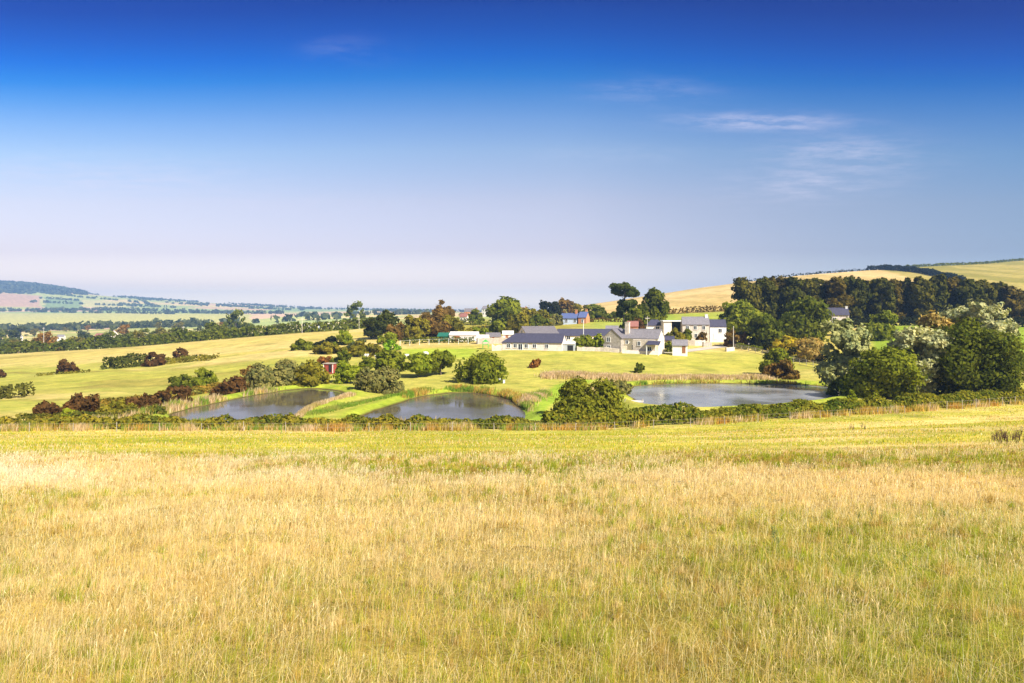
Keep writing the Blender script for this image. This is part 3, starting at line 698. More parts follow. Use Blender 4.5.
# understorey hedge along the foot of the row, field hedges on the hill and along the lanes
def hedge(name, label, pts, h_, wd, col, leaf, dens, cat='hedge', seed=1, mat=None, wob=.35):
    """pts: world XY polyline"""
    g = np.random.default_rng(seed); pts = np.array(pts, float)
    seg = np.linalg.norm(np.diff(pts, axis=0), axis=1); Ltot = seg.sum(); n = int(Ltot * h_ * dens)
    s_ = g.random(n) * Ltot; cs = np.concatenate([[0], np.cumsum(seg)])
    x = np.interp(s_, cs, pts[:, 0]); y = np.interp(s_, cs, pts[:, 1])
    k = np.clip(np.searchsorted(cs, s_) - 1, 0, len(seg) - 1); tdir = np.diff(pts, axis=0)[k] / seg[k, None]; nd = np.stack([-tdir[:, 1], tdir[:, 0]], 1)
    hh = h_ * (1 - wob + 2 * wob * fbm(s_ / h_ * 1.0, s_ * 0 + seed * 7.7, 1.6, 3, seed % 5))
    th = g.uniform(-.15, math.pi + .15, n); rr = 1 - .4 * g.random(n) ** 2
    off = np.cos(th) * wd / 2 * rr; zz_ = np.abs(np.sin(th)) ** .7 * hh * rr
    X, Y = x + nd[:, 0] * off, y + nd[:, 1] * off
    c0 = pts.mean(0); Z = gz(X, Y); z0 = float(Z.mean())
    P = np.stack([X - c0[0], Y - c0[1], Z + zz_ - z0], 1)
    Nn = unit(np.stack([nd[:, 0] * np.cos(th), nd[:, 1] * np.cos(th), np.abs(np.sin(th))], 1) + g.normal(0, .55, (n, 3)))
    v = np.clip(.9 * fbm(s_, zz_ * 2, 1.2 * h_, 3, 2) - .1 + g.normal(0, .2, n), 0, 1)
    o_ = link(name, quad_mesh(name, quads_from(P, Nn, leaf * g.uniform(.6, 1.4, n), g), v), mat or LEAF, None, (c0[0], c0[1], z0))
    o_.color = (*COLS[col], 1) if isinstance(col, str) else (*col, 1); tag(o_, label, cat); return o_
def wl(*pp): return [at(p, Y)[:2] for p, Y in pp]
hedge('hedge', 'dark hedge along the foot of the tree row', wl((745, 222), (800, 226), (880, 229), (960, 228), (1060, 226)), 3.2, 3, 'black', .6, 9, seed=3)
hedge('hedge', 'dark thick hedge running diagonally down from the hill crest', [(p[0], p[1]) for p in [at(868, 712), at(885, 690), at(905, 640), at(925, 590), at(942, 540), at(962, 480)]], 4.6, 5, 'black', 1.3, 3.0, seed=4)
hedge('hedge', 'thin dark hedge along the right hand crest of the hill', [at(p, Y)[:2] for p, Y in [(905, 722), (935, 732), (975, 780), (1024, 852), (1080, 870)]], 2.6, 3, 'deep', 1.2, 2.4, seed=5)
hedge('hedge', 'low broken hedge on the golden hill crest', [at(p, Y)[:2] for p, Y in [(735, 688), (770, 695), (800, 700), (835, 706), (868, 715)]], 2.2, 3, 'black', 1.1, 1.6, seed=6, wob=.9)
hedge('hedge', 'brown bank hedge along the foot of the golden hill', wl((655, 322), (690, 324), (740, 326)), 2.6, 4, 'brown', .7, 5, seed=7)
hedge('hedge', 'clipped dark hedge at the back of the lawn', wl((402, 205), (440, 203), (474, 201)), 1.7, 1.6, 'deep', .4, 20, seed=8, wob=.2)
hedge('hedge', 'dark hedge above the rail fence', wl((762, 183), (790, 170), (818, 158), (834, 150)), 2.2, 2.4, 'black', .45, 16, seed=9)
hedge('hedge', 'low green hedge where the lane meets the rail fence', wl((734, 184), (748, 180), (762, 176)), 1.3, 1.5, 'green', .4, 20, seed=10)
hedge('hedge', 'field hedge along the far edge of the upper pasture', wl((-120, 312), (0, 330), (60, 326), (110, 318), (180, 318), (260, 316), (330, 322), (372, 326)), 5.0, 5, 'deep', 1.0, 4.2, seed=11)
hx = [(h[0], h[1] + 1.6) for h in HEDGE_XY]
hedge('hedge', 'yellow green garden hedge between the pale barn and the village cottages', wl((455, 262), (490, 256), (530, 250), (552, 246)), 2.6, 3, 'olive', .5, 9, seed=15, wob=.7, mat=BRAMBLE)
hedge('hedge', 'uneven dark garden hedge among the houses of the village skyline', wl((438, 345), (480, 322), (520, 325), (560, 330)), 3.0, 4, 'green', .6, 7, seed=16, wob=.8)
hedge('hedge', 'brown garden hedge east of the orange brick house end', wl((584, 292), (600, 288), (622, 280)), 1.8, 2, 'brown', .5, 9, seed=17, wob=.5)
def hl(*pp): return [hit(*p)[:2] for p in pp]
hedge('thicket', 'low dark green windswept thicket in the middle of the pasture', hl((108,369.5),(122,367.5),(136,366),(150,365)), 3.3, 4.5, (.085,.095,.018), .55, 16, 'thicket', seed=21, wob=.4)
hedge('thicket', 'flat olive green scrub tapering away at the tail of the pasture thicket', hl((152,364.5),(170,363),(190,361),(216,359)), 1.5, 5, 'olive', .5, 22, 'thicket', seed=22, wob=.5)
hedge('thicket', 'low dark olive thicket at the left edge of the pasture', hl((-40,401),(-10,399.5),(12,398),(30,397)), 2.3, 5, (.10,.10,.02), .45, 22, 'thicket', seed=23, wob=.4)
hedge('thicket', 'rough olive and brown scrub running diagonally up to the west end of the long thicket', hl((88,414),(120,406),(160,400),(200,393),(235,389)), 1.25, 3.5, (.20,.15,.03), .32, 50, 'thicket', seed=24, wob=.7, mat=BRAMBLE)
hedge('thicket', 'long thin line of dry grass and brush under the lone dark red bush', hl((36,376),(60,374),(90,372)), .6, 2, 'olive', .4, 22, 'thicket', seed=25, wob=.6)
hw_, he_ = hx[:5] + [((552 - CX) / F * 77, 77.2)], [((545 - CX) / F * 77, 77.2)] + hx[5:]
hw_ = sorted(hw_); he_ = sorted(he_)
hedge('hedge', 'low bramble hedge west of the big bush, between near meadow and ponds', hw_, 1.15, 2.4, (.19, .18, .026), .26, 120, seed=12, wob=.75, mat=BRAMBLE)
hedge('hedge', 'taller green bramble hedge east of the big bush, below the wide pond', he_, 1.75, 2.6, (.16, .17, .022), .26, 105, seed=13, wob=.6, mat=BRAMBLE)
hedge('hedge', 'scrubby dark brush between the red bushes and the low bramble hedge', wl((20, 84), (80, 84), (140, 86), (165, 87)), 1.0, 2.5, (.13, .13, .025), .24, 110, seed=14, wob=.7, mat=BRAMBLE)
# ------------------------------------------------------------------ trees of the valley, beyond the crest
VT = []
def library_tree(kind, n, seed):
    g = np.random.default_rng(seed)
    P, Nn, v = crown_pts(g, 1, 1, .92, n, kind, 12); P[:, 2] += .08
    return quad_mesh('valley_tree_crown', quads_from(P, Nn, .085 * g.uniform(.6, 1.3, n), g), v)
LIB = [library_tree('tree', 700, s) for s in (1, 2, 3)]
tb = MB(); tb.tube([(0, 0, -.1), (0, 0, .3), (.02, 0, .6)], [.035, .028, .012], 6)
TRUNK_LIB = bpy.data.meshes.new('valley_trunk'); TRUNK_LIB.from_pydata(tb.v, [], tb.f); TRUNK_LIB.materials.append(BARK)
for m_ in LIB: m_.materials.append(LEAF)
VCOL = {'green': (.12,.14,.03), 'olive': (.18,.16,.035), 'russet': (.26,.15,.035), 'dark': (.07,.085,.03)}
VLAB = {'green': 'mid green tree among the valley woods beyond the upper pasture', 'olive': 'olive tree among the valley woods beyond the upper pasture',
        'russet': 'russet brown tree among the valley woods beyond the upper pasture', 'dark': 'dark green tree among the valley woods beyond the upper pasture'}
gv = np.random.default_rng(44)
def valley_tree(px, Y, h_, w_, kind, group='valley trees beyond the upper pasture', label=None):
    X, Y, Z = at(px, Y)
    r = empty('valley_tree', (X, Y, Z), gv.uniform(0, 6.28), label or VLAB[kind], 'tree', group)
    r.scale = (w_, w_, h_)
    c = bpy.data.objects.new('crown', LIB[int(gv.integers(3))]); COL.objects.link(c); c.parent = r; c.color = (*VCOL[kind], 1)
    tk = bpy.data.objects.new('trunk', TRUNK_LIB); COL.objects.link(tk); tk.parent = r
kinds = ['green', 'olive', 'russet', 'dark']
for i in range(64):                                  # close behind the crest, tops showing
    px = -40 + i * 6.6 + gv.uniform(-3, 3); Y = gv.uniform(345, 470)
    h_ = gv.uniform(6, 10.5) if px < 250 else gv.uniform(2.8, 5)
    kd = 'russet' if 32 < px < 62 and gv.random() < .8 else kinds[int(gv.choice(4, p=[.38, .3, .1, .22]))]
    valley_tree(px, Y, h_, h_ * gv.uniform(.9, 1.3), kd)
for i in range(54):                                  # scattered through the valley floor
    px = gv.uniform(-30, 400); Y = gv.uniform(480, 980); h_ = gv.uniform(6, 12) * (1 if px < 240 else .5)
    valley_tree(px, Y, h_, h_ * gv.uniform(.9, 1.4), kinds[int(gv.choice(4, p=[.3, .15, .05, .5]))])
valley_tree(236, 480, 17, 14, 'green', label='pale tall tree standing above the valley hedgerow line'); valley_tree(356, 520, 17, 15, 'green', label='rounded hazy tree on the valley skyline left of the windswept tree')
for i in range(26):                                  # gardens of the village
    px = gv.uniform(402, 560); Y = gv.uniform(290, 480); h_ = gv.uniform(2.2, 4.2)
    if 455 < px < 502 and Y < 460: Y = 485 + (px % 7)
    kd = kinds[int(gv.choice(4, p=[.3, .4, .2, .1]))]
    valley_tree(px, Y, h_, h_ * gv.uniform(1, 1.5), kd, 'garden trees between the village houses', {'green': 'mid green', 'olive': 'olive', 'russet': 'russet', 'dark': 'dark green'}[kd] + ' garden tree among the village houses behind the barns')
# woods and hedgerows far off, too many to tell apart
def far_wood(name, label, pts, size, leaf, col):
    g = np.random.default_rng(len(name) + len(pts)); pts = np.array(pts)
    n = len(pts); m = 9
    c = np.repeat(pts, m, 0); dr = unit(g.normal(size=(n * m, 3))); s_ = np.repeat(size * g.uniform(.6, 1.3, n), m)
    P = c + dr * s_[:, None] * np.array([.55, .55, .42]); P[:, 2] += s_ * .42
    o_ = link(name, quad_mesh(name, quads_from(P, unit(dr + g.normal(0, .4, dr.shape)), leaf * g.uniform(.7, 1.3, n * m), g, 1.3), np.clip(g.normal(.4, .25, n * m), 0, 1)), LEAF)
    o_.color = (*col, 1); tag(o_, label, 'woodland', kind='stuff')
def scatter(n, f):
    out = []
    while len(out) < n:
        p = f()
        if p is not None: out.append(at(*p))
    return out
gw = np.random.default_rng(5)
def head():
    px = gw.uniform(-260, 86); Y = gw.uniform(3150, 3900)
    lim = 3250 + 3.5 * (px - 0) if px > 0 else 3250
    return (px, Y) if Y > lim + 30 * math.sin(px * .2) else None
far_wood('distant_forest', 'hazy blue wood covering the flat topped far hill', scatter(2600, head), 17, 13, (.10, .12, .06))  # leaf colour lightened to strengthen the haze
hg = []
for k in range(30):
    p0 = gw.uniform(-60, 440); Y0 = gw.uniform(2350, 4600) if k % 3 else gw.uniform(1000, 2300)
    if p0 > 250 and k % 2: continue
    if 1120 < Y0 < 2280 and p0 < 250: Y0 = 2330 + gw.uniform(0, 120)
    X0 = (p0 - CX) / F * Y0; dx = gw.uniform(150, 700); sl_ = gw.uniform(-.25, .25) if gw.random() < .7 else gw.uniform(-2, 2)
    for s_ in np.arange(0, dx, 9):
        X_, Y_ = X0 + s_, Y0 + s_ * sl_ + 10 * math.sin(s_ * .02)
        if Y_ > 900 and gw.random() < .55: hg.append((X_, Y_, float(gz(np.array([X_]), np.array([Y_]))[0])))
for k in range(20):                                   # copses
    p0 = gw.uniform(-60, 430); Y0 = gw.uniform(2320, 4400); X0 = (p0 - CX) / F * Y0
    for s_ in range(int(gw.integers(12, 40))):
        X_, Y_ = X0 + gw.normal(0, 70), Y0 + gw.normal(0, 40)
        hg.append((X_, Y_, float(gz(np.array([X_]), np.array([Y_]))[0])))
far_wood('distant_hedgerows', 'hazy hedgerows and copses between the far valley fields', hg, 11, 8.5, (.10, .12, .06))  # lightened too, some of the haze is put into the leaf colour
mid = scatter(170, lambda: (gw.uniform(-80, 215), gw.choice([1010, 1050]) + gw.normal(0, 18)))
far_wood('valley_woodland', 'dark band of woodland across the near valley floor', mid, 10, 6, (.09, .105, .045))

# ------------------------------------------------------------------ buildings
SLATE = simple('blue_slate', (.058, .056, .088), .55, .25, 2.5, .4, .2); SLATE_P = simple('purple_slate', (.15, .135, .145), .6, .25, 2.5, .4, .2); SLATE_B = simple('bright_blue_slate', (.10, .13, .27), .5, .2, 2.5, .4, .2)
SLATE_G = simple('grey_slate', (.20, .185, .20), .65, .22, 2.5, .35, .2)
RENDER_W = simple('white_render', (.76, .73, .69), .9, .1, 1.3); RENDER_C = simple('cream_render', (.80, .72, .58), .9, .15, 1.3); RENDER_P = simple('pale_pink_render', (.68, .58, .52), .9, .16, 1.3)
STONE = simple('grey_stone', (.36, .32, .27), .9, .3, 2.2, .2, .4); STONE_P = simple('pale_stone', (.60, .52, .43), .9, .22, 2.2, .2, .4); BRICK = simple('orange_brick', (.50, .22, .10), .9, .2, 3)
REDW = simple('red_boards', (.30, .055, .04), .8, .2, 2); GREENP = simple('green_sheeting', (.02, .13, .085), .6, .15, 1); BROWNW = simple('brown_timber', (.28, .12, .05), .8, .2, 2)
SHEET = simple('pale_sheeting', (.66, .62, .58), .6, .08, .5); GREYM = simple('grey_metal', (.40, .43, .45), .5, .1, 1); TILE = simple('red_tile', (.27, .115, .095), .8, .2, 2); WOOD = simple('weathered_wood', (.36, .31, .25), .9, .2, 3)
DARK = simple('opening_shade', (.02, .02, .022), .6, .2, 1); WHITEP = simple('white_paint', (.80, .80, .78), .5, .03, 1); BLUEW = simple('pale_blue_render', (.55, .63, .80), .9, .05, .8)  # the near-black one paints the shade inside doorways and open fronts
PLASTIC = simple('green_plastic', (.08, .45, .08), .4, .1, 1); ROADM = simple('pale_track', (.46, .40, .33), .95, .15, .5)
gm_, t = newmat('window_glass'); p = N(t, 'ShaderNodeBsdfPrincipled'); p.inputs['Base Color'].default_value = (.03, .035, .045, 1); p.inputs['Roughness'].default_value = .08
o = N(t, 'ShaderNodeOutputMaterial'); L(t, p.outputs[0], o.inputs[0]); GLASS = gm_

def volume(par, ox, oy, Lx, W, hw, rise, wall, roof, hip=(0, 0), rot=0, wname='wall', base=-1.2, over=.25):
    """gabled block under a building: walls and a two slope roof; ridge along local x (or along y with rot)"""
    Mr = np.array([[math.cos(rot), -math.sin(rot)], [math.sin(rot), math.cos(rot)]])
    def X_(pts): return [(*(Mr @ np.array(p_[:2]) + [ox, oy]), p_[2]) for p_ in pts]
    a, b_ = Lx / 2, W / 2
    h0, h1 = hip
    m = MB()
    g0 = hw + (rise if not h0 else 0); g1 = hw + (rise if not h1 else 0)
    v_ = [(-a, -b_, base), (-a, b_, base), (-a, b_, hw), (-a, 0, g0), (-a, -b_, hw), (a, -b_, base), (a, b_, base), (a, b_, hw), (a, 0, g1), (a, -b_, hw)]
    m.add(X_(v_), [[0, 4, 3, 2, 1], [5, 6, 7, 8, 9], [0, 5, 9, 4], [1, 2, 7, 6], [0, 1, 6, 5]])
    wo = m.build(wname, wall, par)
    r = MB(); th = .14; sl = rise / b_
    e = over; A0, A1 = -a - e * .5, a + e * .5; r0, r1 = A0 + h0, A1 - h1
    for s_ in (-1, 1):
        eb = s_ * (b_ + e); ez = hw - e * sl + .02
        lo = [(A0, eb, ez), (A1, eb, ez), (r1, 0, hw + rise + .02), (r0, 0, hw + rise + .02)]
        up = [(x, y, z + th) for x, y, z in lo]
        r.add(X_(lo + up), [[0, 1, 2, 3], [4, 7, 6, 5], [0, 4, 5, 1], [1, 5, 6, 2], [3, 7, 4, 0]] if s_ < 0 else [[3, 2, 1, 0], [5, 6, 7, 4], [1, 5, 4, 0], [2, 6, 5, 1], [0, 4, 7, 3]])
    for hp_, Ax, rx in ((h0, A0, r0), (h1, A1, r1)):
        if hp_:
            ez = hw - e * sl + .02
            lo = [(Ax, -b_ - e, ez), (Ax, b_ + e, ez), (rx, 0, hw + rise + .02)]; up = [(x, y, z + th) for x, y, z in lo]
            r.add(X_(lo + up), [[0, 1, 2], [3, 5, 4], [0, 3, 4, 1]])
    r.add(X_([(r0, -.12, hw + rise + .12), (r1, -.12, hw + rise + .12), (r1, .12, hw + rise + .12), (r0, .12, hw + rise + .12), (r0, 0, hw + rise + .24), (r1, 0, hw + rise + .24)]), [[0, 1, 5, 4], [3, 4, 5, 2], [0, 4, 3], [1, 2, 5]])
    ro = r.build('roof', roof, par)
    def face(side, uu, v0, w_, h_, kind='window', fm=WHITEP, pm=None):
        """opening on a wall: side f/b/l/r, centre uu along it, bottom v0"""
        def Q(u_, dep, z_):
            pt = {'f': (u_, -b_ - dep), 'b': (u_, b_ + dep), 'r': (a + dep, u_), 'l': (-a - dep, u_)}[side]
            return (*(Mr @ np.array(pt) + [ox, oy]), z_)
        def blk(m_, u0, u1, d0, d1, z0, z1):
            vs = [Q(u0, d0, z0), Q(u1, d0, z0), Q(u1, d1, z0), Q(u0, d1, z0), Q(u0, d0, z1), Q(u1, d0, z1), Q(u1, d1, z1), Q(u0, d1, z1)]
            m_.add(vs, [[0, 1, 2, 3], [4, 7, 6, 5], [0, 4, 5, 1], [1, 5, 6, 2], [2, 6, 7, 3], [3, 7, 4, 0]])
        u0, u1, z0, z1 = uu - w_ / 2, uu + w_ / 2, v0, v0 + h_
        if kind == 'window':
            f_ = MB(); b = .09
            blk(f_, u0 - b, u1 + b, -.02, .09, z1, z1 + b); blk(f_, u0 - b * 1.5, u1 + b * 1.5, -.02, .14, z0 - b, z0)
            blk(f_, u0 - b, u0, -.02, .09, z0, z1); blk(f_, u1, u1 + b, -.02, .09, z0, z1); blk(f_, uu - .03, uu + .03, -.02, .07, z0, z1)
            fo = f_.build('window', fm, par); p_ = MB(); blk(p_, u0, u1, -.02, .03, z0, z1); p_.build('pane', pm or GLASS, fo)
        elif kind == 'door':
            d_ = MB(); blk(d_, u0, u1, -.02, .06, z0, z1); do = d_.build('door', pm or BROWNW, par); h2 = MB(); blk(h2, u1 - .2, u1 - .1, .07, .12, z0 + 1, z0 + 1.12); h2.build('handle', GREYM, do)
        else:
            d_ = MB(); blk(d_, u0, u1, -.02, .05, z0, z1); d_.build('opening', pm or DARK, par)  # near-black slab on the solid wall in place of a shaded recess
    def chimney(x, y, w_, top, mat=STONE_P, zb=None):
        c_ = MB(); q = Mr @ np.array([x, y]) + [ox, oy]; zb_ = zb if zb is not None else hw + rise * .3
        c_.box(q[0] - w_ / 2, q[0] + w_ / 2, q[1] - w_ / 2, q[1] + w_ / 2, zb_, top); c_.box(q[0] - w_ / 2 - .07, q[0] + w_ / 2 + .07, q[1] - w_ / 2 - .07, q[1] + w_ / 2 + .07, top, top + .15)
        co = c_.build('chimney', mat, ro); k_ = MB(); k_.tube([(q[0], q[1], top + .15), (q[0], q[1], top + .55)], [.14, .11], 8); k_.build('chimney_pot', BRICK, co) if False else None
    return face, chimney, wo, ro
def site(px, Y, y=None):
    X = (px - CX) / F * Y
    Z = float(gz(np.array([X]), np.array([float(Y)]))[0]) if y is None else -(y - HY) / F * Y
    return (X, Y, Z)
def ext(px0, px1, Y): return (px1 - px0) / F * Y

# low stable block with blue slate roof
b0 = empty('stable_block', site(533.5, 172, 350.3), R(-13), 'long low pale stable block with dark blue slate roof facing the meadow', 'stable')
fc, ch, _, _ = volume(b0, 0, 1.5, 15.2, 7.5, 2.05, 1.95, RENDER_P, SLATE, hip=(2.6, 0))
for u_, w_, h_ in ((-5.9, .8, .9), (-4.2, .8, .9), (-2.9, 1.0, 1.4), (-1.4, .8, .9), (.7, .8, .9), (3.8, .8, .9)): fc('f', u_, .75 if h_ < 1 else .25, w_, h_)
fc2, _, _, _ = volume(b0, 8.9, .6, 3.4, 3.4, 1.7, .5, GREYM, SHEET, over=.15)
fc2('f', .6, 0, 1.4, 1.4, 'opening')
# barn behind it, gable towards the west
b1 = empty('gabled_barn', site(541.5, 190, 341), R(16), 'barn with wide purple slate roof and pale gable behind the stables', 'barn')
fc, ch, _, _ = volume(b1, 0, 3, 9.5, 8, 2.0, 1.85, RENDER_P, SLATE_P)
fc('l', 0, 1.7, 1.1, 1.1); fc('f', 2.5, .5, .9, 1)
# long white barn
b2 = empty('long_barn', site(586, 192, 343), R(0), 'long white walled barn with dark slate roof joining the farmhouse', 'barn')
fc, ch, _, _ = volume(b2, 0, 2.5, 15.5, 6, 2.1, 1.6, RENDER_C, SLATE, over=.3)
for u_ in (-5, -1, 3, 6): fc('f', u_, 1.0, .9, .9)
# stone farmhouse
fh = empty('farmhouse', site(638, 168, 352), R(-28), 'stone and cream farmhouse with slate roofs, tan chimney and white gable end', 'house')
fc, ch, _, _ = volume(fh, .6, 1.6, 9.6, 5.2, 3.45, 2.0, RENDER_C, SLATE_G, wname='wall')
ch(-3.4, -1.2, 1.0, 7.2, STONE_P, 3.0)
fc('f', -1.4, .7, .8, 1.0); fc('f', .3, .4, .9, 1.9, 'door', pm=GREENP); fc('f', 1.5, 1.9, .8, 1.0); fc('f', 3.2, .6, 1.0, 1.1); fc('f', -3.1, 2.0, .7, .8); fc('r', .4, 2.1, .8, 1.1); fc('r', -.6, .4, .9, 1.0)
fs, _, _, _ = volume(fh, 1.95, -1.25, 5.6, .5, 2.9, .02, STONE_P, STONE_P, wname='front_wall', over=.0)
fs('f', -1.2, 1.7, .7, .9); fs('f', 1.4, .5, .9, .9)
fw, _, _, _ = volume(fh, -5.6, .4, 7.0, 4.6, 3.5, 2.05, STONE, SLATE_P, rot=R(90), wname='wing_wall')
fw('l', .9, .5, .8, 1.1); fw('l', .9, 2.5, .8, 1.1)
pc = MB(); pc.add([(3.0, -3.6, 2.0), (6.4, -3.6, 2.0), (6.2, -1.6, 2.8), (3.0, -1.6, 2.8), (3.0, -3.6, 2.1), (6.4, -3.6, 2.1), (6.2, -1.6, 2.9), (3.0, -1.6, 2.9)], [[0,3,2,1],[4,5,6,7],[0,1,5,4],[1,2,6,5],[2,3,7,6],[3,0,4,7]])
po = pc.build('porch_roof', SLATE, fh)
for x in (3.2, 6.1):
    q = MB(); q.box(x - .09, x + .09, -3.5, -3.32, -.5, 2.02); q.build('porch_post', WHITEP, fh)
# shed with slate roof
sh = empty('garden_shed', site(680, 165, 353), R(-12), 'small white walled shed with grey slate roof beside the lane', 'shed')
fc, ch, _, _ = volume(sh, 0, 1, 3.5, 3.0, 1.9, 1.1, RENDER_W, SLATE_G); fc('f', .9, 0, .8, 1.7, 'door')
# long stone house with white wing
lh = empty('stone_house', site(696, 200, 341), R(-10), 'long two storey stone house with grey slate roof and white end wing', 'house')
fc, ch, _, _ = volume(lh, 0, 2.4, 7.6, 5, 4.9, 2.0, STONE_P, SLATE_G)
for u_ in (-2.4, -.2, 2.2): fc('f', u_, 3.4, .8, 1.0); fc('f', u_ + .2, 1.0, .8, 1.1)
ch(3.2, 0, .8, 7.7, RENDER_W)
fw, c2, _, _ = volume(lh, 6.3, 2.2, 4.6, 4.0, 4.2, 1.9, RENDER_W, SLATE, over=.12, wname='wing_wall')
fw('f', .6, 2.6, .8, 1.0); fw('f', -.8, .6, .9, 1.8, 'door', pm=BLUEW); fw('r', 0, 1.8, .9, 1.2)
# flat roofed outbuilding, hip roofed white house
cp = empty('garage', site(673, 208, 332), R(0), 'open fronted garage with flat white roof beside the stone house', 'garage')
q = MB(); q.box(-2.8, -2.6, 0, 4, -1.5, 3.2); q.box(2.6, 2.8, 0, 4, -1.5, 3.2); q.box(-2.6, 2.6, 3.8, 4, -1.5, 3.2); q.box(-2.6, -.4, 0, .2, -1.5, 3.2); q.build('wall', RENDER_C, cp)
q = MB(); q.box(-3.1, 3.1, -.4, 4.3, 3.2, 3.5); q.build('roof', WHITEP, cp)
q = MB(); q.box(-.4, 2.6, 1.2, 1.3, -1.5, 3.15); q.build('door', DARK, cp)  # dark sheet across the open front, painting the shade inside
hh = empty('bungalow', site(655, 212, 333), R(-8), 'white bungalow with low dark hipped roof behind the farmhouse', 'house')
fc, _, _, _ = volume(hh, 0, 2, 5.2, 4.4, 2.4, 1.5, RENDER_W, SLATE, hip=(1.6, 1.6)); fc('f', .8, .9, 1.0, 1.1)
# blue house
bh = empty('blue_house', site(572, 285, 329), R(-22), 'pale blue two storey house with bright blue slate roof and orange brick end', 'house')
fc, ch, _, _ = volume(bh, -1.5, 2.5, 7.2, 5, 4.5, 1.9, BLUEW, SLATE_B)
for u_ in (-2.9, -.9, 2.8): fc('f', u_, 2.9, .9, 1.4); fc('f', u_, .5, .9, 1.4)
ch(2.6, 0, .8, 8.0, BRICK)
fw, c2, _, _ = volume(bh, 4.5, 2.4, 3.4, 5.4, 4.9, 2.1, BRICK, SLATE_B, wname='brick_wall'); c2(.9, .4, .8, 8.2, BRICK); fw('f', .2, 2.8, .9, 1.3); fw('f', .2, .5, .9, 1.3)
# pale barn with green end
pb = empty('pale_barn', site(457, 208, 342), R(-3), 'low pale sheeted barn with dark green end panel and brown door', 'barn')
fc, _, _, _ = volume(pb, 2.0, 2.5, 8.6, 5.5, 2.1, .75, SHEET, RENDER_W); fc('f', -2.0, -.2, 1.7, 2.1, 'door', pm=BROWNW); fc('f', 2.3, .5, .7, .9)
fg, _, _, _ = volume(pb, -4.2, 2.7, 3.6, 5.2, 1.7, .85, GREENP, GREENP, wname='end_panel')
# small roadside cottage among trees
tc_ = empty('cottage', site(839, 205, 326), R(-16), 'small pale pink cottage with dark slate roof half hidden by trees', 'house')
fc, ch, _, _ = volume(tc_, 0, 2, 5.6, 4, 3.4, 1.9, RENDER_P, SLATE); fc('f', -1.2, 1.2, .9, 1.3); fc('r', 0, 1.4, .8, 1.1); ch(2.4, 0, .6, 5.8, RENDER_W)
# red shed by the pond
rs = empty('red_shed', site(328, 141, 371.5), R(-12), 'small red boarded shed with dark open door and flat pale roof', 'shed')
q = MB(); q.box(-1.05, 1.05, 0, 1.8, -.5, 1.55); q.build('wall', REDW, rs); q = MB(); q.box(-1.2, 1.2, -.2, 2, 1.55, 1.68); q.build('roof', WOOD, rs)
q = MB(); q.box(.15, .75, -.05, .02, -.1, 1.35); q.build('door', DARK, rs)  # near-black slab painting the shade within the open doorway
for x in (-1.0, 1.05): q = MB(); q.box(x - .06, x + .06, -.07, .0, -.3, 1.55); q.build('corner_post', WHITEP, rs)
# white pitched roof low shelter right of the willow
ws = empty('field_shelter', site(876, 128, 366), R(14), 'low shelter with white sloping roof showing between willow and poplars', 'shed')
fc, _, _, _ = volume(ws, 0, .8, 2.4, 2.6, 1.3, .9, WOOD, WHITEP)
for px, Y, yb, Lx, W_, hw, rs_, wm_, rm_, rz, lab in [
 (482,196,344,3.4,2.6,1.7,.7,RENDER_W,SHEET,-8,'small white shed in the yard west of the stables'),
 (494,200,342,4.2,3,1.6,.9,STONE_P,SLATE_P,12,'low stone outhouse with purple grey roof in the yard behind the stables'),
 (508,203,340,3.2,2.8,1.7,.8,RENDER_P,SHEET,0,'pale outhouse touching the yard wall below the barn gable'),
 (612,200,338,3.6,3,2.2,1.2,STONE,SLATE_G,-10,'grey stone outhouse between long barn and farmhouse'),
 (633,196,333,3.0,2.8,2.0,1.2,BRICK,TILE,-10,'dark red roofed outhouse behind the farmhouse chimney'),
 (669,180,346,2.6,2.2,1.6,.8,STONE_P,SLATE,-15,'little stone lean-to at the east side of the farmhouse')]:
    h0 = empty('outhouse', site(px, Y, yb), R(rz), lab, 'outhouse'); fc, _, _, _ = volume(h0, 0, 1.5, Lx, W_, hw, rs_, wm_, rm_); fc('f', -.3, 0, .8, 1.5, 'door')
# village houses on the skyline
VH = [(463,372,321,4.4,3.4,2.4,1.6,RENDER_C,TILE,-20,'tan gabled village house with reddish roof behind the pale barn'),
 (474,360,328,5.4,3.6,2.1,1.5,RENDER_W,TILE,-10,'white walled cottage with pinkish tiled roof above the pale barn'),
 (471,470,316,9,5,3.0,2.0,BRICK,SLATE_P,0,'brick village house with long purple roof on the skyline'),
 (485,480,315,4.6,5,4.4,1.8,RENDER_W,SLATE_G,-20,'tall white rendered village house on the skyline'),
 (493,330,327,3.6,3,2.4,.9,RENDER_W,SHEET,-25,'small bright white cottage among the village bushes'),
 (523,440,317,4.2,4.4,4.4,1.6,BRICK,TILE,-15,'narrow brick village house right of the tall green tree'),
 (528,420,321,5,4,2.4,1.5,RENDER_P,TILE,-10,'pinkish low village house right of the tall green tree'),
 (449,430,320,5,4,2.8,1.6,RENDER_C,SLATE_P,10,'cream village house half hidden behind the russet tree'),
 (552,360,324,4.2,4,2.0,1.3,RENDER_C,SHEET,-10,'small cream cottage left of the blue house')]
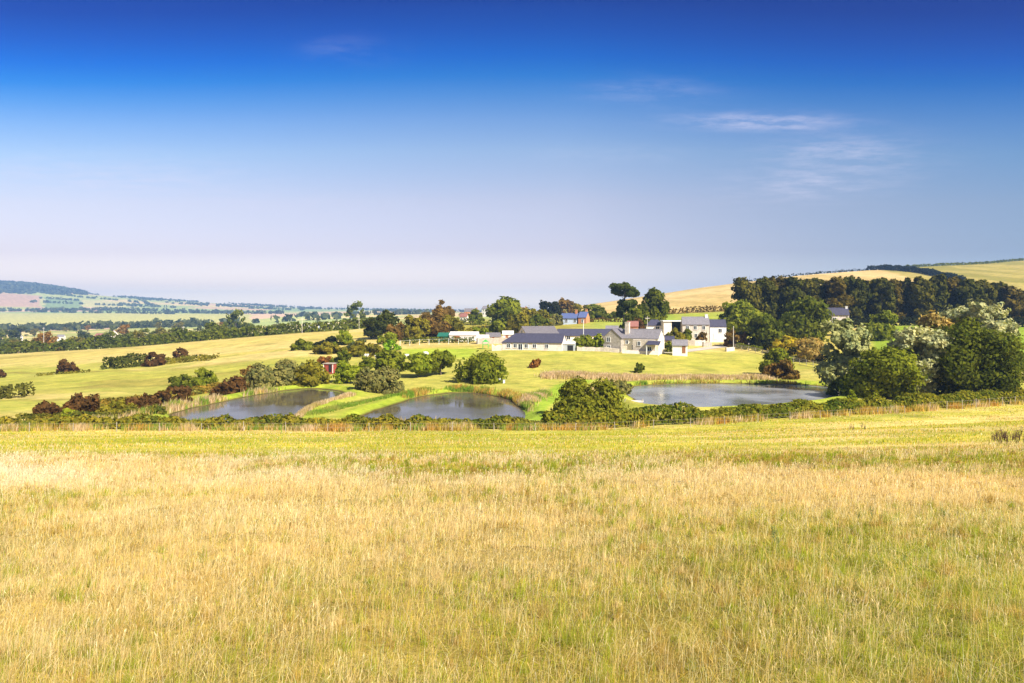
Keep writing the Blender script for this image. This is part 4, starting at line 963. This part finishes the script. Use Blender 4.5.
for px, Y, yb, Lx, W_, hw, rs_, wm_, rm_, rz, lab in VH:
    h0 = empty('village_house', site(px, Y, yb), R(rz), lab, 'house'); fc, ch, _, _ = volume(h0, 0, 2, Lx, W_, hw, rs_, wm_, rm_)
    fc('f', -.9, .6, .8, 1.1); fc('f', .9, .6, .8, 1.1)
    if hw > 4: fc('f', -.9, 2.8, .8, 1.1); fc('f', .9, 2.8, .8, 1.1)
    ch(Lx / 2 - .6, 0, .6, hw + rs_ + .8, BRICK)
# houses out in the valley
for px, Y, yb, Lx, W_, hw, rs_, wm_, rm_, rz, lab in [
 (99,520,341,8,5,3.4,2.2,RENDER_P,TILE,-10,'pink valley house with mauve roof among the trees'), (111,540,340,7,6,4.6,3.2,RENDER_P,TILE,-60,'taller red roofed valley house with pale pink gable'),
 (16,640,340,7,4,3,1.8,RENDER_W,SLATE_G,0,'small white farmhouse far left in the valley'), (322,560,329,6,4,3,1.6,BLUEW,SLATE_B,0,'little blue roofed house in the valley beyond the crest'),
 (308,600,329,7,4,3,1.4,RENDER_W,SHEET,0,'little white house in the valley left of the blue roofed one'), (331,600,328,5,4,3,1.4,RENDER_C,SHEET,0,'little cream house in the valley right of the blue roofed one'),
 (60,620,340,6,4,3,1.6,RENDER_C,SLATE_G,10,'small cream house in the valley above the russet trees')]:
    h0 = empty('valley_house', site(px, Y, yb), R(rz), lab, 'house'); fc, ch, _, _ = volume(h0, 0, 2, Lx, W_, hw, rs_, wm_, rm_); fc('f', -1.2, .8, 1, 1.3); fc('f', 1.2, .8, 1, 1.3)

# ------------------------------------------------------------------ track, walls, fences, poles
def ribbon(name, label, pts, wd, mat, dz, cat, kind):
    P = np.array([at(p, Y)[:2] for p, Y in pts]); s_ = np.concatenate([[0], np.cumsum(np.linalg.norm(np.diff(P, axis=0), axis=1))])
    ss = np.linspace(0, s_[-1], 60); x = np.interp(ss, s_, P[:, 0]); y = np.interp(ss, s_, P[:, 1])
    d_ = np.stack([np.gradient(x), np.gradient(y)], 1); d_ = unit(d_); nn = np.stack([-d_[:, 1], d_[:, 0]], 1)
    vs = []; 
    for k in np.linspace(-1, 1, 5):
        X_, Y_ = x + nn[:, 0] * wd / 2 * k, y + nn[:, 1] * wd / 2 * k
        vs.append(np.stack([X_, Y_, gz(X_, Y_) + dz], 1))
    vs = np.array(vs); n = 60; ix = np.arange(5 * n).reshape(5, n)
    q = np.stack([ix[:-1, :-1], ix[1:, :-1], ix[1:, 1:], ix[:-1, 1:]], -1).reshape(-1, 4)
    me = np_mesh(name, vs.reshape(-1, 3), q.ravel(), np.full(len(q), 4), True)
    if me.polygons[0].normal.z < 0: me.flip_normals()
    o_ = link(name, me, mat); tag(o_, label, cat, kind=kind); return o_
ribbon('road', 'pale farm lane running past the stone house', [(655, 171), (672, 172), (690, 177), (712, 184), (735, 190), (750, 196), (770, 206)], 3.4, ROADM, .06, 'lane', 'structure')
def wall(label, pts, h_, mat, name='stone_wall', th=.45):
    P = np.array([at(p, Y)[:2] for p, Y in pts]); s_ = np.concatenate([[0], np.cumsum(np.linalg.norm(np.diff(P, axis=0), axis=1))])
    ss = np.arange(0, s_[-1], .8); x = np.interp(ss, s_, P[:, 0]); y = np.interp(ss, s_, P[:, 1]); z = gz(x, y)
    g = np.random.default_rng(3); hh_ = h_ * (1 + g.normal(0, .07, len(ss))); d_ = unit(np.stack([np.gradient(x), np.gradient(y)], 1)); nn = np.stack([-d_[:, 1], d_[:, 0]], 1) * th / 2
    vs = []
    for i in range(len(ss)):
        for sx, zt in ((1, -.3), (1, hh_[i]), (-1, hh_[i]), (-1, -.3)): vs.append((x[i] + sx * nn[i, 0], y[i] + sx * nn[i, 1], z[i] + zt))
    m = MB(); F_ = [[4 * i + k, 4 * i + (k + 1) % 4, 4 * i + 4 + (k + 1) % 4, 4 * i + 4 + k] for i in range(len(ss) - 1) for k in range(4)]
    F_ += [[0, 3, 2, 1], [4 * len(ss) - 4, 4 * len(ss) - 3, 4 * len(ss) - 2, 4 * len(ss) - 1]]
    m.add(vs, F_); o_ = m.build(name, mat); tag(o_, label, 'wall')
wall('low grey stone wall along the meadow in front of the farmhouse garden', [(577, 169), (600, 168), (622, 166)], 1.0, STONE_P)
wall('low pale rendered wall below the cream farmhouse front', [(622, 165.6), (640, 165), (662, 164.5)], .8, RENDER_P)
wall('low pinkish yard wall running west from the stable block', [(492, 171), (502, 170.6)], 1.4, RENDER_P)
wall('pale yard wall between the barn with green end and the stables', [(478, 196), (500, 194), (520, 192)], 1.7, STONE_P)
wall('terraced garden wall below the long stone house', [(686, 189), (696, 188), (706, 189)], 1.6, STONE_P)
wall('short grey stone wall beside the white house wing', [(703, 186), (713, 188)], 1.1, STONE)
wall('low pale stone pile at the lane corner', [(726, 176), (735, 178)], 1.0, STONE_P)
def post_fence(label, pts, n, h_, rails, mat, name='rail_fence', r=.06, rail=.05, cat='fence'):
    P = np.array([at(p, Y)[:2] for p, Y in pts]); s_ = np.concatenate([[0], np.cumsum(np.linalg.norm(np.diff(P, axis=0), axis=1))])
    ss = np.linspace(0, s_[-1], n); x = np.interp(ss, s_, P[:, 0]); y = np.interp(ss, s_, P[:, 1]); z = gz(x, y)
    root = empty(name, (x[0], y[0], z[0]), 0, label, cat)
    g = np.random.default_rng(n)
    for i in range(n):
        m = MB(); hh_ = h_ * g.uniform(.92, 1.1); dx, dy = g.normal(0, .03, 2)
        m.tube([(x[i] - x[0], y[i] - y[0], z[i] - z[0] - .3), (x[i] - x[0] + dx, y[i] - y[0] + dy, z[i] - z[0] + hh_)], [r, r * .9], 6); m.build('post', mat, root)
    for k in rails:
        m = MB(); m.tube([(x[i] - x[0], y[i] - y[0] - r, z[i] - z[0] + k * h_) for i in range(n)], [rail] * n, 5); m.build('rail' if rail > .02 else 'wire', mat, root)
post_fence('weathered post and rail fence along the lane above the wide pond', [(735, 182), (760, 172), (790, 158), (815, 147), (836, 139)], 16, 1.25, (.35, .65, .95), WOOD)
post_fence('pale post and wire fence at the right end of the hedge', [(930, 88.6), (960, 90.5), (985, 93), (1024, 97), (1080, 102)], 12, 1.2, (.45, .9), WOOD, 'wire_fence', .05, .007)
post_fence('thin post and wire fence in front of the long hedge', [(-60, 71.2), (150, 72.6), (400, 73), (560, 73.4), (680, 76), (790, 80.2), (905, 86)], 26, .95, (.5, .9), WOOD, 'wire_fence', .038, .006)
post_fence('white posted fence along the back of the lawn', [(400, 199), (425, 198), (450, 197), (478, 195.5)], 9, 1.6, (.95,), WHITEP, 'lawn_fence', .06, .02)
def pole(label, px, Y, ytop, mat=WOOD, arm=True, r=.11, name='telegraph_pole'):
    X, Y, Z = at(px, Y); h_ = -(ytop - HY) / F * Y - Z
    root = empty(name, (X, Y, Z), 0, label, 'pole')
    m = MB(); m.tube([(0, 0, -.5), (0, 0, h_)], [r * 1.2, r * .85], 8); m.build('post', mat, root)
    if arm: m = MB(); m.box(-.7, .7, -.06, .06, h_ - .75, h_ - .6); m.build('crossarm', mat, root)
PALEW = simple('silvered_pole_wood', (.62, .57, .50), .8, .1, 2)
pole('telegraph pole standing in the valley trees at far left', 43.5, 350, 327, PALEW, True, .09)
pole('telegraph pole beyond the crest, second from the left', 183, 330, 326, PALEW, True, .08)
pole('tall telegraph pole on the crest of the upper pasture', 302, 296, 317, PALEW, True, .09)
pole('pale telegraph pole at the far east edge of the valley hedge', 359, 316, 318, PALEW, True, .07)
pole('white pole rising in front of the long barn roof', 583.5, 188, 320, WHITEP, False, .07, 'flag_pole')
pole('wooden pole behind the farmhouse roof', 647.5, 205, 316, PALEW, True, .07)
pole('wooden pole beside the lane at the foot of the mixed green tree', 733.5, 178, 326, PALEW, False, .08)

# ------------------------------------------------------------------ sheep, play frame, troughs
WOOL = simple('wool', (.66, .62, .56), .95, .1, 4); FACE = simple('dark_face', (.05, .045, .04), .8, .2, 4)
def sheep(label, px, y, rz, sc_):
    X, Y, Z = hit(px, y)
    root = empty('sheep', (X, Y, Z), rz, label, 'sheep'); root.scale = (sc_,) * 3
    me = bpy.data.meshes.new('sheep_body')
    vs = [(0,0,.62),(.38,0,.62),(.56,0,.74),(.72,0,.80),(.86,0,.72),(-.36,0,.62),(-.50,0,.55),(.34,.14,.36),(.34,.14,0),(.34,-.14,.36),(.34,-.14,0),(-.32,.14,.36),(-.34,.14,0),(-.32,-.14,.36),(-.34,-.14,0),(.70,.11,.82),(.70,-.11,.82)]
    ed = [(0,1),(1,2),(2,3),(3,4),(0,5),(5,6),(1,7),(7,8),(1,9),(9,10),(5,11),(11,12),(5,13),(13,14),(3,15),(3,16)]
    me.from_pydata(vs, ed, [])
    rr = [.27,.24,.15,.11,.07,.24,.08,.07,.035,.07,.035,.08,.035,.08,.035,.03,.03]
    o_ = bpy.data.objects.new('body', me); COL.objects.link(o_)
    sk = o_.modifiers.new('skin', 'SKIN'); ss_ = o_.modifiers.new('sub', 'SUBSURF'); ss_.levels = ss_.render_levels = 1
    for i, r in enumerate(rr): me.skin_vertices[0].data[i].radius = (r, r)
    me.skin_vertices[0].data[0].use_root = True
    dg = bpy.context.evaluated_depsgraph_get(); m2 = bpy.data.meshes.new_from_object(o_.evaluated_get(dg)); bpy.data.objects.remove(o_)
    m2.materials.clear(); m2.materials.append(WOOL); m2.materials.append(FACE)
    for p_ in m2.polygons: p_.material_index = 1 if (p_.center.x > .64 or p_.center.z < .25) else 0; p_.use_smooth = True
    link('body', m2, None, root)
sheep('pale sheep with dark head standing at the corner of the lawn', 378, 360, R(10), 1.75)
sheep('pale sheep resting between the two pairs of garden trees', 407.5, 359, R(185), 1.35)
sheep('white sheep with dark face grazing on the lawn above the green pair of trees', 426.5, 356, R(170), 1.2)
sheep('whitish sheep beside the slender young tree, head to the east', 366, 358, R(0), 1.2)
pf = empty('play_frame', site(487, 178, 349), R(0), 'bright green play frame with a slide at the west end of the stables', 'play frame')
q = MB(); q.box(-1.1, .3, -.6, .6, 1.1, 1.2); q.add([(-1.2,-.7,1.9),(.4,-.7,1.9),(.4,.7,1.9),(-1.2,.7,1.9),(-.4,-.7,2.5),(-.4,.7,2.5)], [[0,1,4],[2,3,5],[0,4,5,3],[1,2,5,4],[0,3,2,1]]); q.build('canopy', PLASTIC, pf)
for x, y in ((-1.1,-.6),(.3,-.6),(-1.1,.6),(.3,.6)): q = MB(); q.tube([(x, y, -.2), (x, y, 1.95)], [.06, .06], 6); q.build('post', PLASTIC, pf)
q = MB(); q.add([(.3,-.3,1.15),(.3,.3,1.15),(1.6,.3,.1),(1.6,-.3,.1),(.3,-.3,1.08),(.3,.3,1.08),(1.6,.3,.03),(1.6,-.3,.03)], [[0,3,2,1],[4,5,6,7],[0,1,5,4],[1,2,6,5],[2,3,7,6],[3,0,4,7]]); q.build('slide', PLASTIC, pf)
def marker(label, px, y, h_, w_=.35):
    X, Y, Z = hit(px, y); m = MB(); m.box(-w_/2, w_/2, -w_/2, w_/2, -.2, h_); m.box(-w_/2-.04, w_/2+.04, -w_/2-.04, w_/2+.04, h_, h_ + .06); o_ = m.build('marker_post', WHITEP, None, (X, Y, Z)); tag(o_, label, 'post')
marker('short white post on the green bank right of the dark dome bush', 499.5, 384, .8); marker('lower white post beside the taller one on the green pond bank', 504, 384, .55)
# jetty at the west end of the wide pond
X, Y, Z = unproj(634, 402, -13.1) + (-13.1,)
j = empty('fishing_platform', (X, Y, -13.15), R(-15), 'pale wooden fishing platform at the west end of the wide pond', 'platform')
q = MB(); q.box(-1.3, 1.3, -.7, .7, .1, .2); q.build('deck', PALEW, j)
for x, y in ((-1.2,-.6),(1.2,-.6),(-1.2,.6),(1.2,.6)): q = MB(); q.tube([(x, y, -1.2), (x, y, .5)], [.06, .06], 6); q.build('post', WOOD, j)
# ------------------------------------------------------------------ grasses
gmat, t = newmat('grass_blades')
ca = N(t, 'ShaderNodeAttribute'); ca.attribute_name = 'Col'
d = N(t, 'ShaderNodeBsdfDiffuse'); L(t, ca.outputs['Color'], d.inputs[0]); tr = N(t, 'ShaderNodeBsdfTranslucent'); L(t, ca.outputs['Color'], tr.inputs[0])
mx = N(t, 'ShaderNodeMixShader'); mx.inputs[0].default_value = .45; L(t, d.outputs[0], mx.inputs[1]); L(t, tr.outputs[0], mx.inputs[2])
o = N(t, 'ShaderNodeOutputMaterial'); L(t, mx.outputs[0], o.inputs[0])
def blades(name, label, X, Y, h_, wd, col, g, lean=.5, head=None, flat=None, z=None):
    """bent three-joint blades standing on the ground; col (n,3)"""
    n = len(X); Z = gz(X, Y) if z is None else z
    a_ = g.uniform(0, 2 * math.pi, n); ld = np.abs(g.normal(0, lean, n)) + .05
    wx = .25                                          # the breeze lays it over a little to the east
    dx, dy = np.cos(a_) * ld + wx * .5, np.sin(a_) * ld
    b_ = g.uniform(0, math.pi, n); bx, by = np.cos(b_) * .9 + .0, np.sin(b_) * .55
    P0 = np.stack([X, Y, Z - .01], 1); D = np.stack([dx, dy, np.zeros(n)], 1); S = np.stack([bx, by, np.zeros(n)], 1) * wd[:, None] / 2
    h1 = h_[:, None]; up = np.array([0, 0, 1.])
    flt = np.sqrt(np.maximum(0, 1 - np.clip(ld, 0, .97) ** 2))[:, None]
    P1 = P0 + up * h1 * .5 * (0.4 + .6 * flt) + D * h1 * .18; P2 = P0 + up * h1 * flt + D * h1 * .62
    if head is None: w1, w2 = .8, .12
    else: w1, w2 = .55, .9
    Vv = np.stack([P0 - S, P0 + S, P1 - S * w1, P1 + S * w1, P2 - S * w2, P2 + S * w2], 1)
    base = np.arange(n)[:, None] * 6
    if head is not None:                              # seed head: a flat spindle above the stalk
        hd = head[:, None]; dirn = unit(P2 - P1); E1 = P2 + dirn * hd * .45; E2 = P2 + dirn * hd
        Sw = S * 2.6
        Vv = np.concatenate([Vv, np.stack([E1 - Sw, E1 + Sw, E2], 1)], 1); base = np.arange(n)[:, None] * 9
        f = np.concatenate([base + [0, 1, 3, 2], base + [2, 3, 5, 4], base + [4, 5, 7, 6]], 1).reshape(-1, 4); f3 = (base + [6, 7, 8])
        ff = np.concatenate([f.ravel(), f3.ravel()]); cn = np.concatenate([np.full(len(f), 4), np.full(n, 3)]); k = 9
    else:
        f = np.concatenate([base + [0, 1, 3, 2], base + [2, 3, 5, 4]], 1).reshape(-1, 4); ff = f.ravel(); cn = np.full(len(f), 4); k = 6
    me = np_mesh(name, Vv.reshape(-1, 3), ff, cn)
    cc_ = np.repeat(np.concatenate([col, np.ones((n, 1))], 1), k, 0)
    attr(me, 'Col', 'FLOAT_COLOR', 'POINT', cc_)
    o_ = link(name, me, gmat); tag(o_, label, 'grass', kind='stuff'); return o_
g = np.random.default_rng(21)
def wedge(n, d0, d1, p=1.0, half=.93):
    """points in front of the viewer, d0..d1 away, thinning out as d^-p per area"""
    u_ = g.random(n); e_ = 2 - p
    Y = (d0 ** e_ + u_ * (d1 ** e_ - d0 ** e_)) ** (1 / e_) if abs(e_) > 1e-6 else d0 * (d1 / d0) ** u_
    X = g.uniform(-half, half, n) * (Y + .8); return X, Y
def flanks(n):
    """the same meadow on either hand and behind the viewer"""
    Y = g.uniform(-5, 30, n); X = g.uniform(-1, 1, n) * (np.maximum(Y, 0) * .93 + 11)
    k_ = (np.abs(X) > .90 * (Y + .8)) | (Y < 2.3); return X[k_], Y[k_]
STR = np.array([[.80,.58,.17],[.84,.66,.30],[.80,.57,.23],[.72,.50,.10],[.86,.72,.42]]); GRN = np.array([[.40,.40,.025],[.52,.46,.035],[.24,.34,.02],[.60,.48,.05],[.38,.44,.025]])
THATCH = np.array([[.42,.26,.05],[.50,.33,.07],[.30,.20,.04]])
def tint(X, Y, bias=0.0, k=1.0):
    m = straw_mask(X, Y) + bias + 2.2 * (fbm(X, Y, 1.3, 3, 5) - .5)
    n_ = len(X); r_ = g.random(n_); isst = r_ < np.clip(m, .04, .96)
    c = np.where(isst[:, None], STR[g.integers(0, 5, n_)], GRN[g.integers(0, 5, n_)])
    pale = sstep(6, 18, Y) * (1 - sstep(-14, 12, X)) * 1.0 * sstep(.24, .56, fbm(X, Y, 4.5, 3, 2)) + .3 * sstep(.5, .7, fbm(X, Y, 2.0, 3, 2))
    c = np.where(isst[:, None], c * (1 - pale[:, None]) + np.array([.90, .75, .47]) * pale[:, None], c)
    hol = fbm(X + 40, Y, .9, 3, 1); th = g.random(n_) < np.clip((hol - .52) * 5, 0, .75)
    c = np.where(th[:, None], THATCH[g.integers(0, 3, n_)], c)
    return c * g.uniform(.68, 1.25, (n_, 1)) * k, isst, m
# short leafy undergrowth
X, Y = wedge(340000, 2.2, 31, 1.25)
xf, yf = flanks(420000); X, Y = np.concatenate([X, xf]), np.concatenate([Y, yf])
keep = Y < hedge_Y(X) - 1; X, Y = X[keep], Y[keep]
c, st, m = tint(X, Y, -.05)
h_ = g.uniform(.03, .10, len(X)) * (.5 + 1.1 * fbm(X, Y, .8, 3, 2)) * (1 + .5 * sstep(8, 20, Y)); wd = np.maximum(np.where(np.abs(X) > .92 * (Y + .8), .0065, .0035), Y * .0007) * g.uniform(.8, 1.5, len(X))
blades('meadow_grass', 'dry golden and green grass of the near meadow', X, Y, h_, wd, np.clip(c, 0, .88), g, .95)
# tall dead stalks in drifts and tussocks
X, Y = wedge(225000, 2.3, 40, 1.2); xf, yf = flanks(170000); X, Y = np.concatenate([X, xf]), np.concatenate([Y, yf])
m = straw_mask(X, Y); dr = .55 * fbm(X, Y, 2.6, 3, 4) + .45 * fbm(X, Y, .7, 2, 0); keep = (g.random(len(X)) < np.clip(-.12 + .75 * m + 5.0 * (dr - .5), .02, 1)) & (Y + 13 * g.random(len(X)) ** 2.2 * sstep(-20, 4, X) < 27.5 + 6 * (dr - .5) + 7 * g.random(len(X)) ** 3); X, Y = X[keep], Y[keep]; dr = dr[keep]
n = len(X); h_ = g.uniform(.06, .18, n) * (.45 + 1.1 * dr) * (1 + .7 * sstep(6, 16, Y)); wd = np.maximum(.0018, Y * .00046) * g.uniform(.8, 1.3, n)
c = STR[g.integers(0, 5, n)]; pale = (sstep(6, 18, Y) * (1 - sstep(-14, 12, X)) * .8 * sstep(.30, .62, fbm(X, Y, 4.5, 3, 2)) + .2)[:, None]; c = np.clip((c * (1 - pale) + np.array([.90, .76, .50]) * pale) * g.uniform(.8, 1.15, (n, 1)), 0, .9)
blades('dry_stalks', 'tall straw coloured seeding stalks standing in drifts in the meadow', X, Y, h_, wd, c, g, .85, head=g.uniform(.018, .05, n))
# tussocks: arching clumps, each of one make
nt = 2600; tx, ty = wedge(nt, 2.4, 26, 1.35)
tm = straw_mask(tx, ty) + .5 * (g.random(nt) - .5); kind = np.where(tm > .42, 0, np.where(g.random(nt) < .75, 1, 2)); th = g.uniform(.10, .24, nt) * (.8 + .25 * sstep(6, 16, ty)); nb = 70
ki = np.repeat(np.arange(nt), nb); rr_ = np.abs(g.normal(0, 1, nt * nb)) * .35 * th[ki]; an = g.uniform(0, 6.28, nt * nb)
X = tx[ki] + np.cos(an) * rr_; Y = ty[ki] + np.sin(an) * rr_
base_c = np.where((kind == 0)[:, None], np.array([.86, .66, .30]), np.where((kind == 1)[:, None], np.array([.40, .44, .04]), np.array([.58, .40, .10]))) * g.uniform(.8, 1.1, (nt, 1))
blades('grass_tussocks', 'arching tussocks of straw and green grass in the near meadow', X, Y, th[ki] * g.uniform(.6, 1.3, nt * nb), np.maximum(.0028, Y * .0006) * g.uniform(.7, 1.3, nt * nb), np.clip(base_c[ki] * g.uniform(.7, 1.2, (nt * nb, 1)), 0, .9), g, .8)
# fallen straw
X, Y = wedge(72000, 2.3, 15, 1.2); n = len(X); c = STR[g.integers(0, 5, n)] * g.uniform(.95, 1.25, (n, 1))
blades('fallen_straw', 'long bleached straws lying flat through the near grass', X, Y, g.uniform(.14, .36, n), np.maximum(.002, Y * .00042), np.clip(c, 0, .9), g, 1.5)
# turf further down the slope
X, Y = wedge(240000, 22, 100, .9, 1.15); keep = Y < hedge_Y(X) - .6; X, Y = X[keep], Y[keep]; n = len(X)
clump = fbm(X * .6, Y, 2.0, 3, 3); keep = g.random(n) < .25 + 1.3 * (clump - .25); X, Y, clump = X[keep], Y[keep], clump[keep]; n = len(X)
far_m = np.clip(.52 + 2.0 * (fbm(X * .3, Y, 6, 4, 3) - .5) - .25 * sstep(30, 60, Y) * (X > -10), .05, .95); st = g.random(n) < far_m
c = np.where(st[:, None], STR[g.integers(0, 5, n)], GRN[g.integers(0, 5, n)] * np.array([1.18, 1.1, 1.1])) * g.uniform(.75, 1.1, (n, 1))
blades('turf_tufts', 'short yellow green turf of the lower meadow slope', X, Y, g.uniform(.06, .16, n) * (.5 + clump), Y * .0011 * g.uniform(.7, 1.5, n), c, g, .6)
# tall grass and reeds against the hedge and round the ponds
def strip(name, label, pts, wd, n, hr, cols, dY=0, lean=.35, wf=.0011, patch=None):
    P = np.array(pts, float); s_ = np.concatenate([[0], np.cumsum(np.linalg.norm(np.diff(P, axis=0), axis=1))]); q = g.random(n) * s_[-1]
    f_ = fbm(q, q * 0 + len(name) * 3.7 + n * .01, 2.6, 4, 2)
    if patch is not None: k_ = g.random(n) < np.clip((f_ - patch) * 5, 0, 1); q, f_ = q[k_], f_[k_]
    X = np.interp(q, s_, P[:, 0]); Y = np.interp(q, s_, P[:, 1]) + dY + g.normal(0, wd / 2, len(q)); X = X + g.normal(0, wd / 3, len(q))
    for zw, PP in POND_XY:
        ok = poly_sd(PP, X, Y) > .25; X, Y, f_ = X[ok], Y[ok], f_[ok]
    ci = (fbm(X, Y, 2.2, 3, 4) - .2) / .6 * len(cols) + g.normal(0, .8, len(X))      # kinds grow in patches
    cs = np.array(cols)[np.clip(ci, 0, len(cols) - 1).astype(int)] * g.uniform(.75, 1.2, (len(X), 1))
    return blades(name, label, X, Y, g.uniform(*hr, len(X)) * (.55 + .9 * f_), Y * wf * g.uniform(.7, 1.5, len(X)), cs, g, lean)
ORA = [(.58,.32,.06),(.64,.43,.09),(.50,.33,.07),(.46,.42,.06),(.68,.50,.15)]; TANC = [(.66,.48,.25),(.74,.57,.34),(.58,.42,.2),(.54,.42,.14)]; LUSH = [(.20,.32,.03),(.28,.38,.05),(.36,.36,.07)]
hp = np.array(HEDGE_XY)
strip('tall_hedge_grass', 'pale and orange dead grass standing along the foot of the long hedge', hp[2:] , 1.2, 34000, (.15, .95), ORA + TANC[:2] + LUSH[2:], -.4, patch=.44)
strip('tall_hedge_grass', 'tan grass and weeds along the west end of the long hedge', hp[1:5], 1.6, 26000, (.3, .75), TANC + LUSH + ORA[:3], .3, patch=.46)
strip('bank_reeds', 'orange brown reeds standing between the hedge and the ponds', [(x, y + 3.4) for x, y in hp[2:9]], 1.4, 14000, (.5, .9), LUSH + ORA, 0, patch=.4)
def pw(*pp): return [unproj(p, y, z) for p, y, z in pp]
strip('bank_reeds', 'tan and yellow tall grass along the upper bank of the west pond', pw((95,421,-13.4),(150,415,-13.3),(190,405,-13.2),(240,396.5,-13.2),(275,389,-13.1)), 2.2, 12000, (.4, 1.0), LUSH + TANC + ORA[4:] + LUSH, 0, patch=.4)
strip('bank_reeds', 'dry pinkish grass along the spit between the two west ponds', pw((352,396,-13.2),(330,402,-13.3),(312,408,-13.3),(300,415,-13.3),(296,420,-13.3)), 1.0, 5000, (.3, .7), TANC, 0, patch=.25)
strip('bank_grass', 'lush green grass on the spit between the two west ponds', pw((398,394,-13.1),(366,401,-13.2),(340,408,-13.3),(310,416,-13.3)), 1.6, 7000, (.15, .38), LUSH, 0)
strip('bank_reeds', 'rusty yellow reeds on the far bank of the middle pond', pw((405,396,-13.2),(425,391,-13.1),(450,388,-13.0),(480,389.5,-13.0),(505,394,-13.1),(524,402,-13.2)), 1.8, 9000, (.3, .75), LUSH + ORA + [(.50,.42,.06)] + LUSH, 0, patch=.38)
strip('bank_reeds', 'pale pinkish dead grass on the bank west of the wide pond', pw((520,410,-13.2),(530,398,-13.0),(545,388,-12.9)), 1.8, 5500, (.35, .8), TANC + LUSH, 0, patch=.36)
strip('tall_dry_grass', 'long strip of tall dead tan grass between meadow and wide pond', [at(p, Y)[:2] for p, Y in [(545,131),(580,130),(620,128.5),(680,128.5),(740,128.5),(765,128)]], 2.4, 17000, (.5, 1.0), TANC + TANC[1:2], 0, patch=.2)
strip('bank_reeds', 'green and yellow rushes along the far edge of the wide pond', pw((630,388,-13.2),(645,383.8,-13.1),(690,382.5,-13.1),(740,382.6,-13.1),(795,383.2,-13.1),(830,386,-13.1)), 1.0, 12000, (.4, .9), LUSH + ORA[2:], 0, patch=.3)
strip('bank_reeds', 'tan reeds at the east end of the wide pond under the willow', pw((800,384.5,-13.0),(825,386,-13.0),(846,389.5,-13.0)), 1.4, 5000, (.6, 1.2), TANC, 0, patch=.2)
# docks and thistles gone to seed
DOCK = simple('dock_seed', (.10, .055, .03), .9, .3, 8); WEED = simple('weed_green', (.10, .15, .03), .8, .3, 8)
def weed_mesh(seed, mat):
    gg = np.random.default_rng(seed); m = MB()
    for k in range(3):
        a_ = gg.uniform(0, 6.28); e = np.array([math.cos(a_) * .12, math.sin(a_) * .12, gg.uniform(.75, 1.0)]); m.tube([(0, 0, -.05), e * .5 + [0, 0, .05], e], [.012, .009, .004], 5)
        for j in range(16):
            z_ = gg.uniform(.25, 1.0); c_ = e * z_; th = gg.uniform(0, 6.28); l_ = gg.uniform(.06, .15) * (1.25 - z_ * .7); dv = np.array([math.cos(th), math.sin(th), gg.uniform(.2, .8)]) * l_
            sd = np.array([-math.sin(th), math.cos(th), 0]) * l_ * .28
            m.add([c_, c_ + dv * .5 + sd, c_ + dv, c_ + dv * .5 - sd], [[0, 1, 2, 3]])
    me = bpy.data.meshes.new('weed'); me.from_pydata(m.v, [], m.f); me.materials.append(mat); return me
WL = [weed_mesh(s, WEED) for s in (1, 2, 3)]; DL = [weed_mesh(s, DOCK) for s in (4, 5, 6)]
gg = np.random.default_rng(8)
def weeds(lib, spots, label, group, cat, name):
    for px, y, hpx in spots:
        X, Y, Z = hit(px, y) if y < 445 else (None, None, None)
        if X is None:
            Y = 1.65 / max((y - HY) / F - .154, .02); Y = min(Y, 60); X = (px - CX) / F * Y
            for _ in range(12):
                Z = float(gz(np.array([X]), np.array([Y]))[0]); Y = -Z * F / (y - HY) * .5 + Y * .5; X = (px - CX) / F * Y
        o_ = bpy.data.objects.new(name, lib[int(gg.integers(3))]); COL.objects.link(o_); o_.location = (X, Y, Z); o_.rotation_euler = (0, 0, gg.uniform(0, 6.28))
        s_ = hpx * Y / F; o_.scale = (s_ * 1.2, s_ * 1.2, s_); tag(o_, label, cat, group)
weeds(WL, [(858,522,12),(872,520,15),(880,524,11),(944,520,14),(950,523,12),(958,518,10),(775,545,22),(779,552,18),(905,566,14),(492,478,9),(520,476,10),(531,478,8),(683,530,11),(422,515,9),(215,480,7),(560,483,7),(8,480,9)], 'green leafy weed standing up out of the dry meadow grass', 'green weeds in the dry meadow', 'weed', 'weed_plant')
weeds(DL, [(1006 + gg.uniform(-14, 20), 441 + gg.uniform(-5, 4), gg.uniform(7, 11)) for _ in range(46)] + [(858 + gg.uniform(-9, 9), 430 + gg.uniform(-2, 2), 6) for _ in range(8)] + [(790 + gg.uniform(-10, 25), 470 + gg.uniform(-3, 3), 7) for _ in range(9)], 'dark brown dock gone to seed in the green turf', 'dock plants on the lower meadow', 'dock', 'dock_plant')
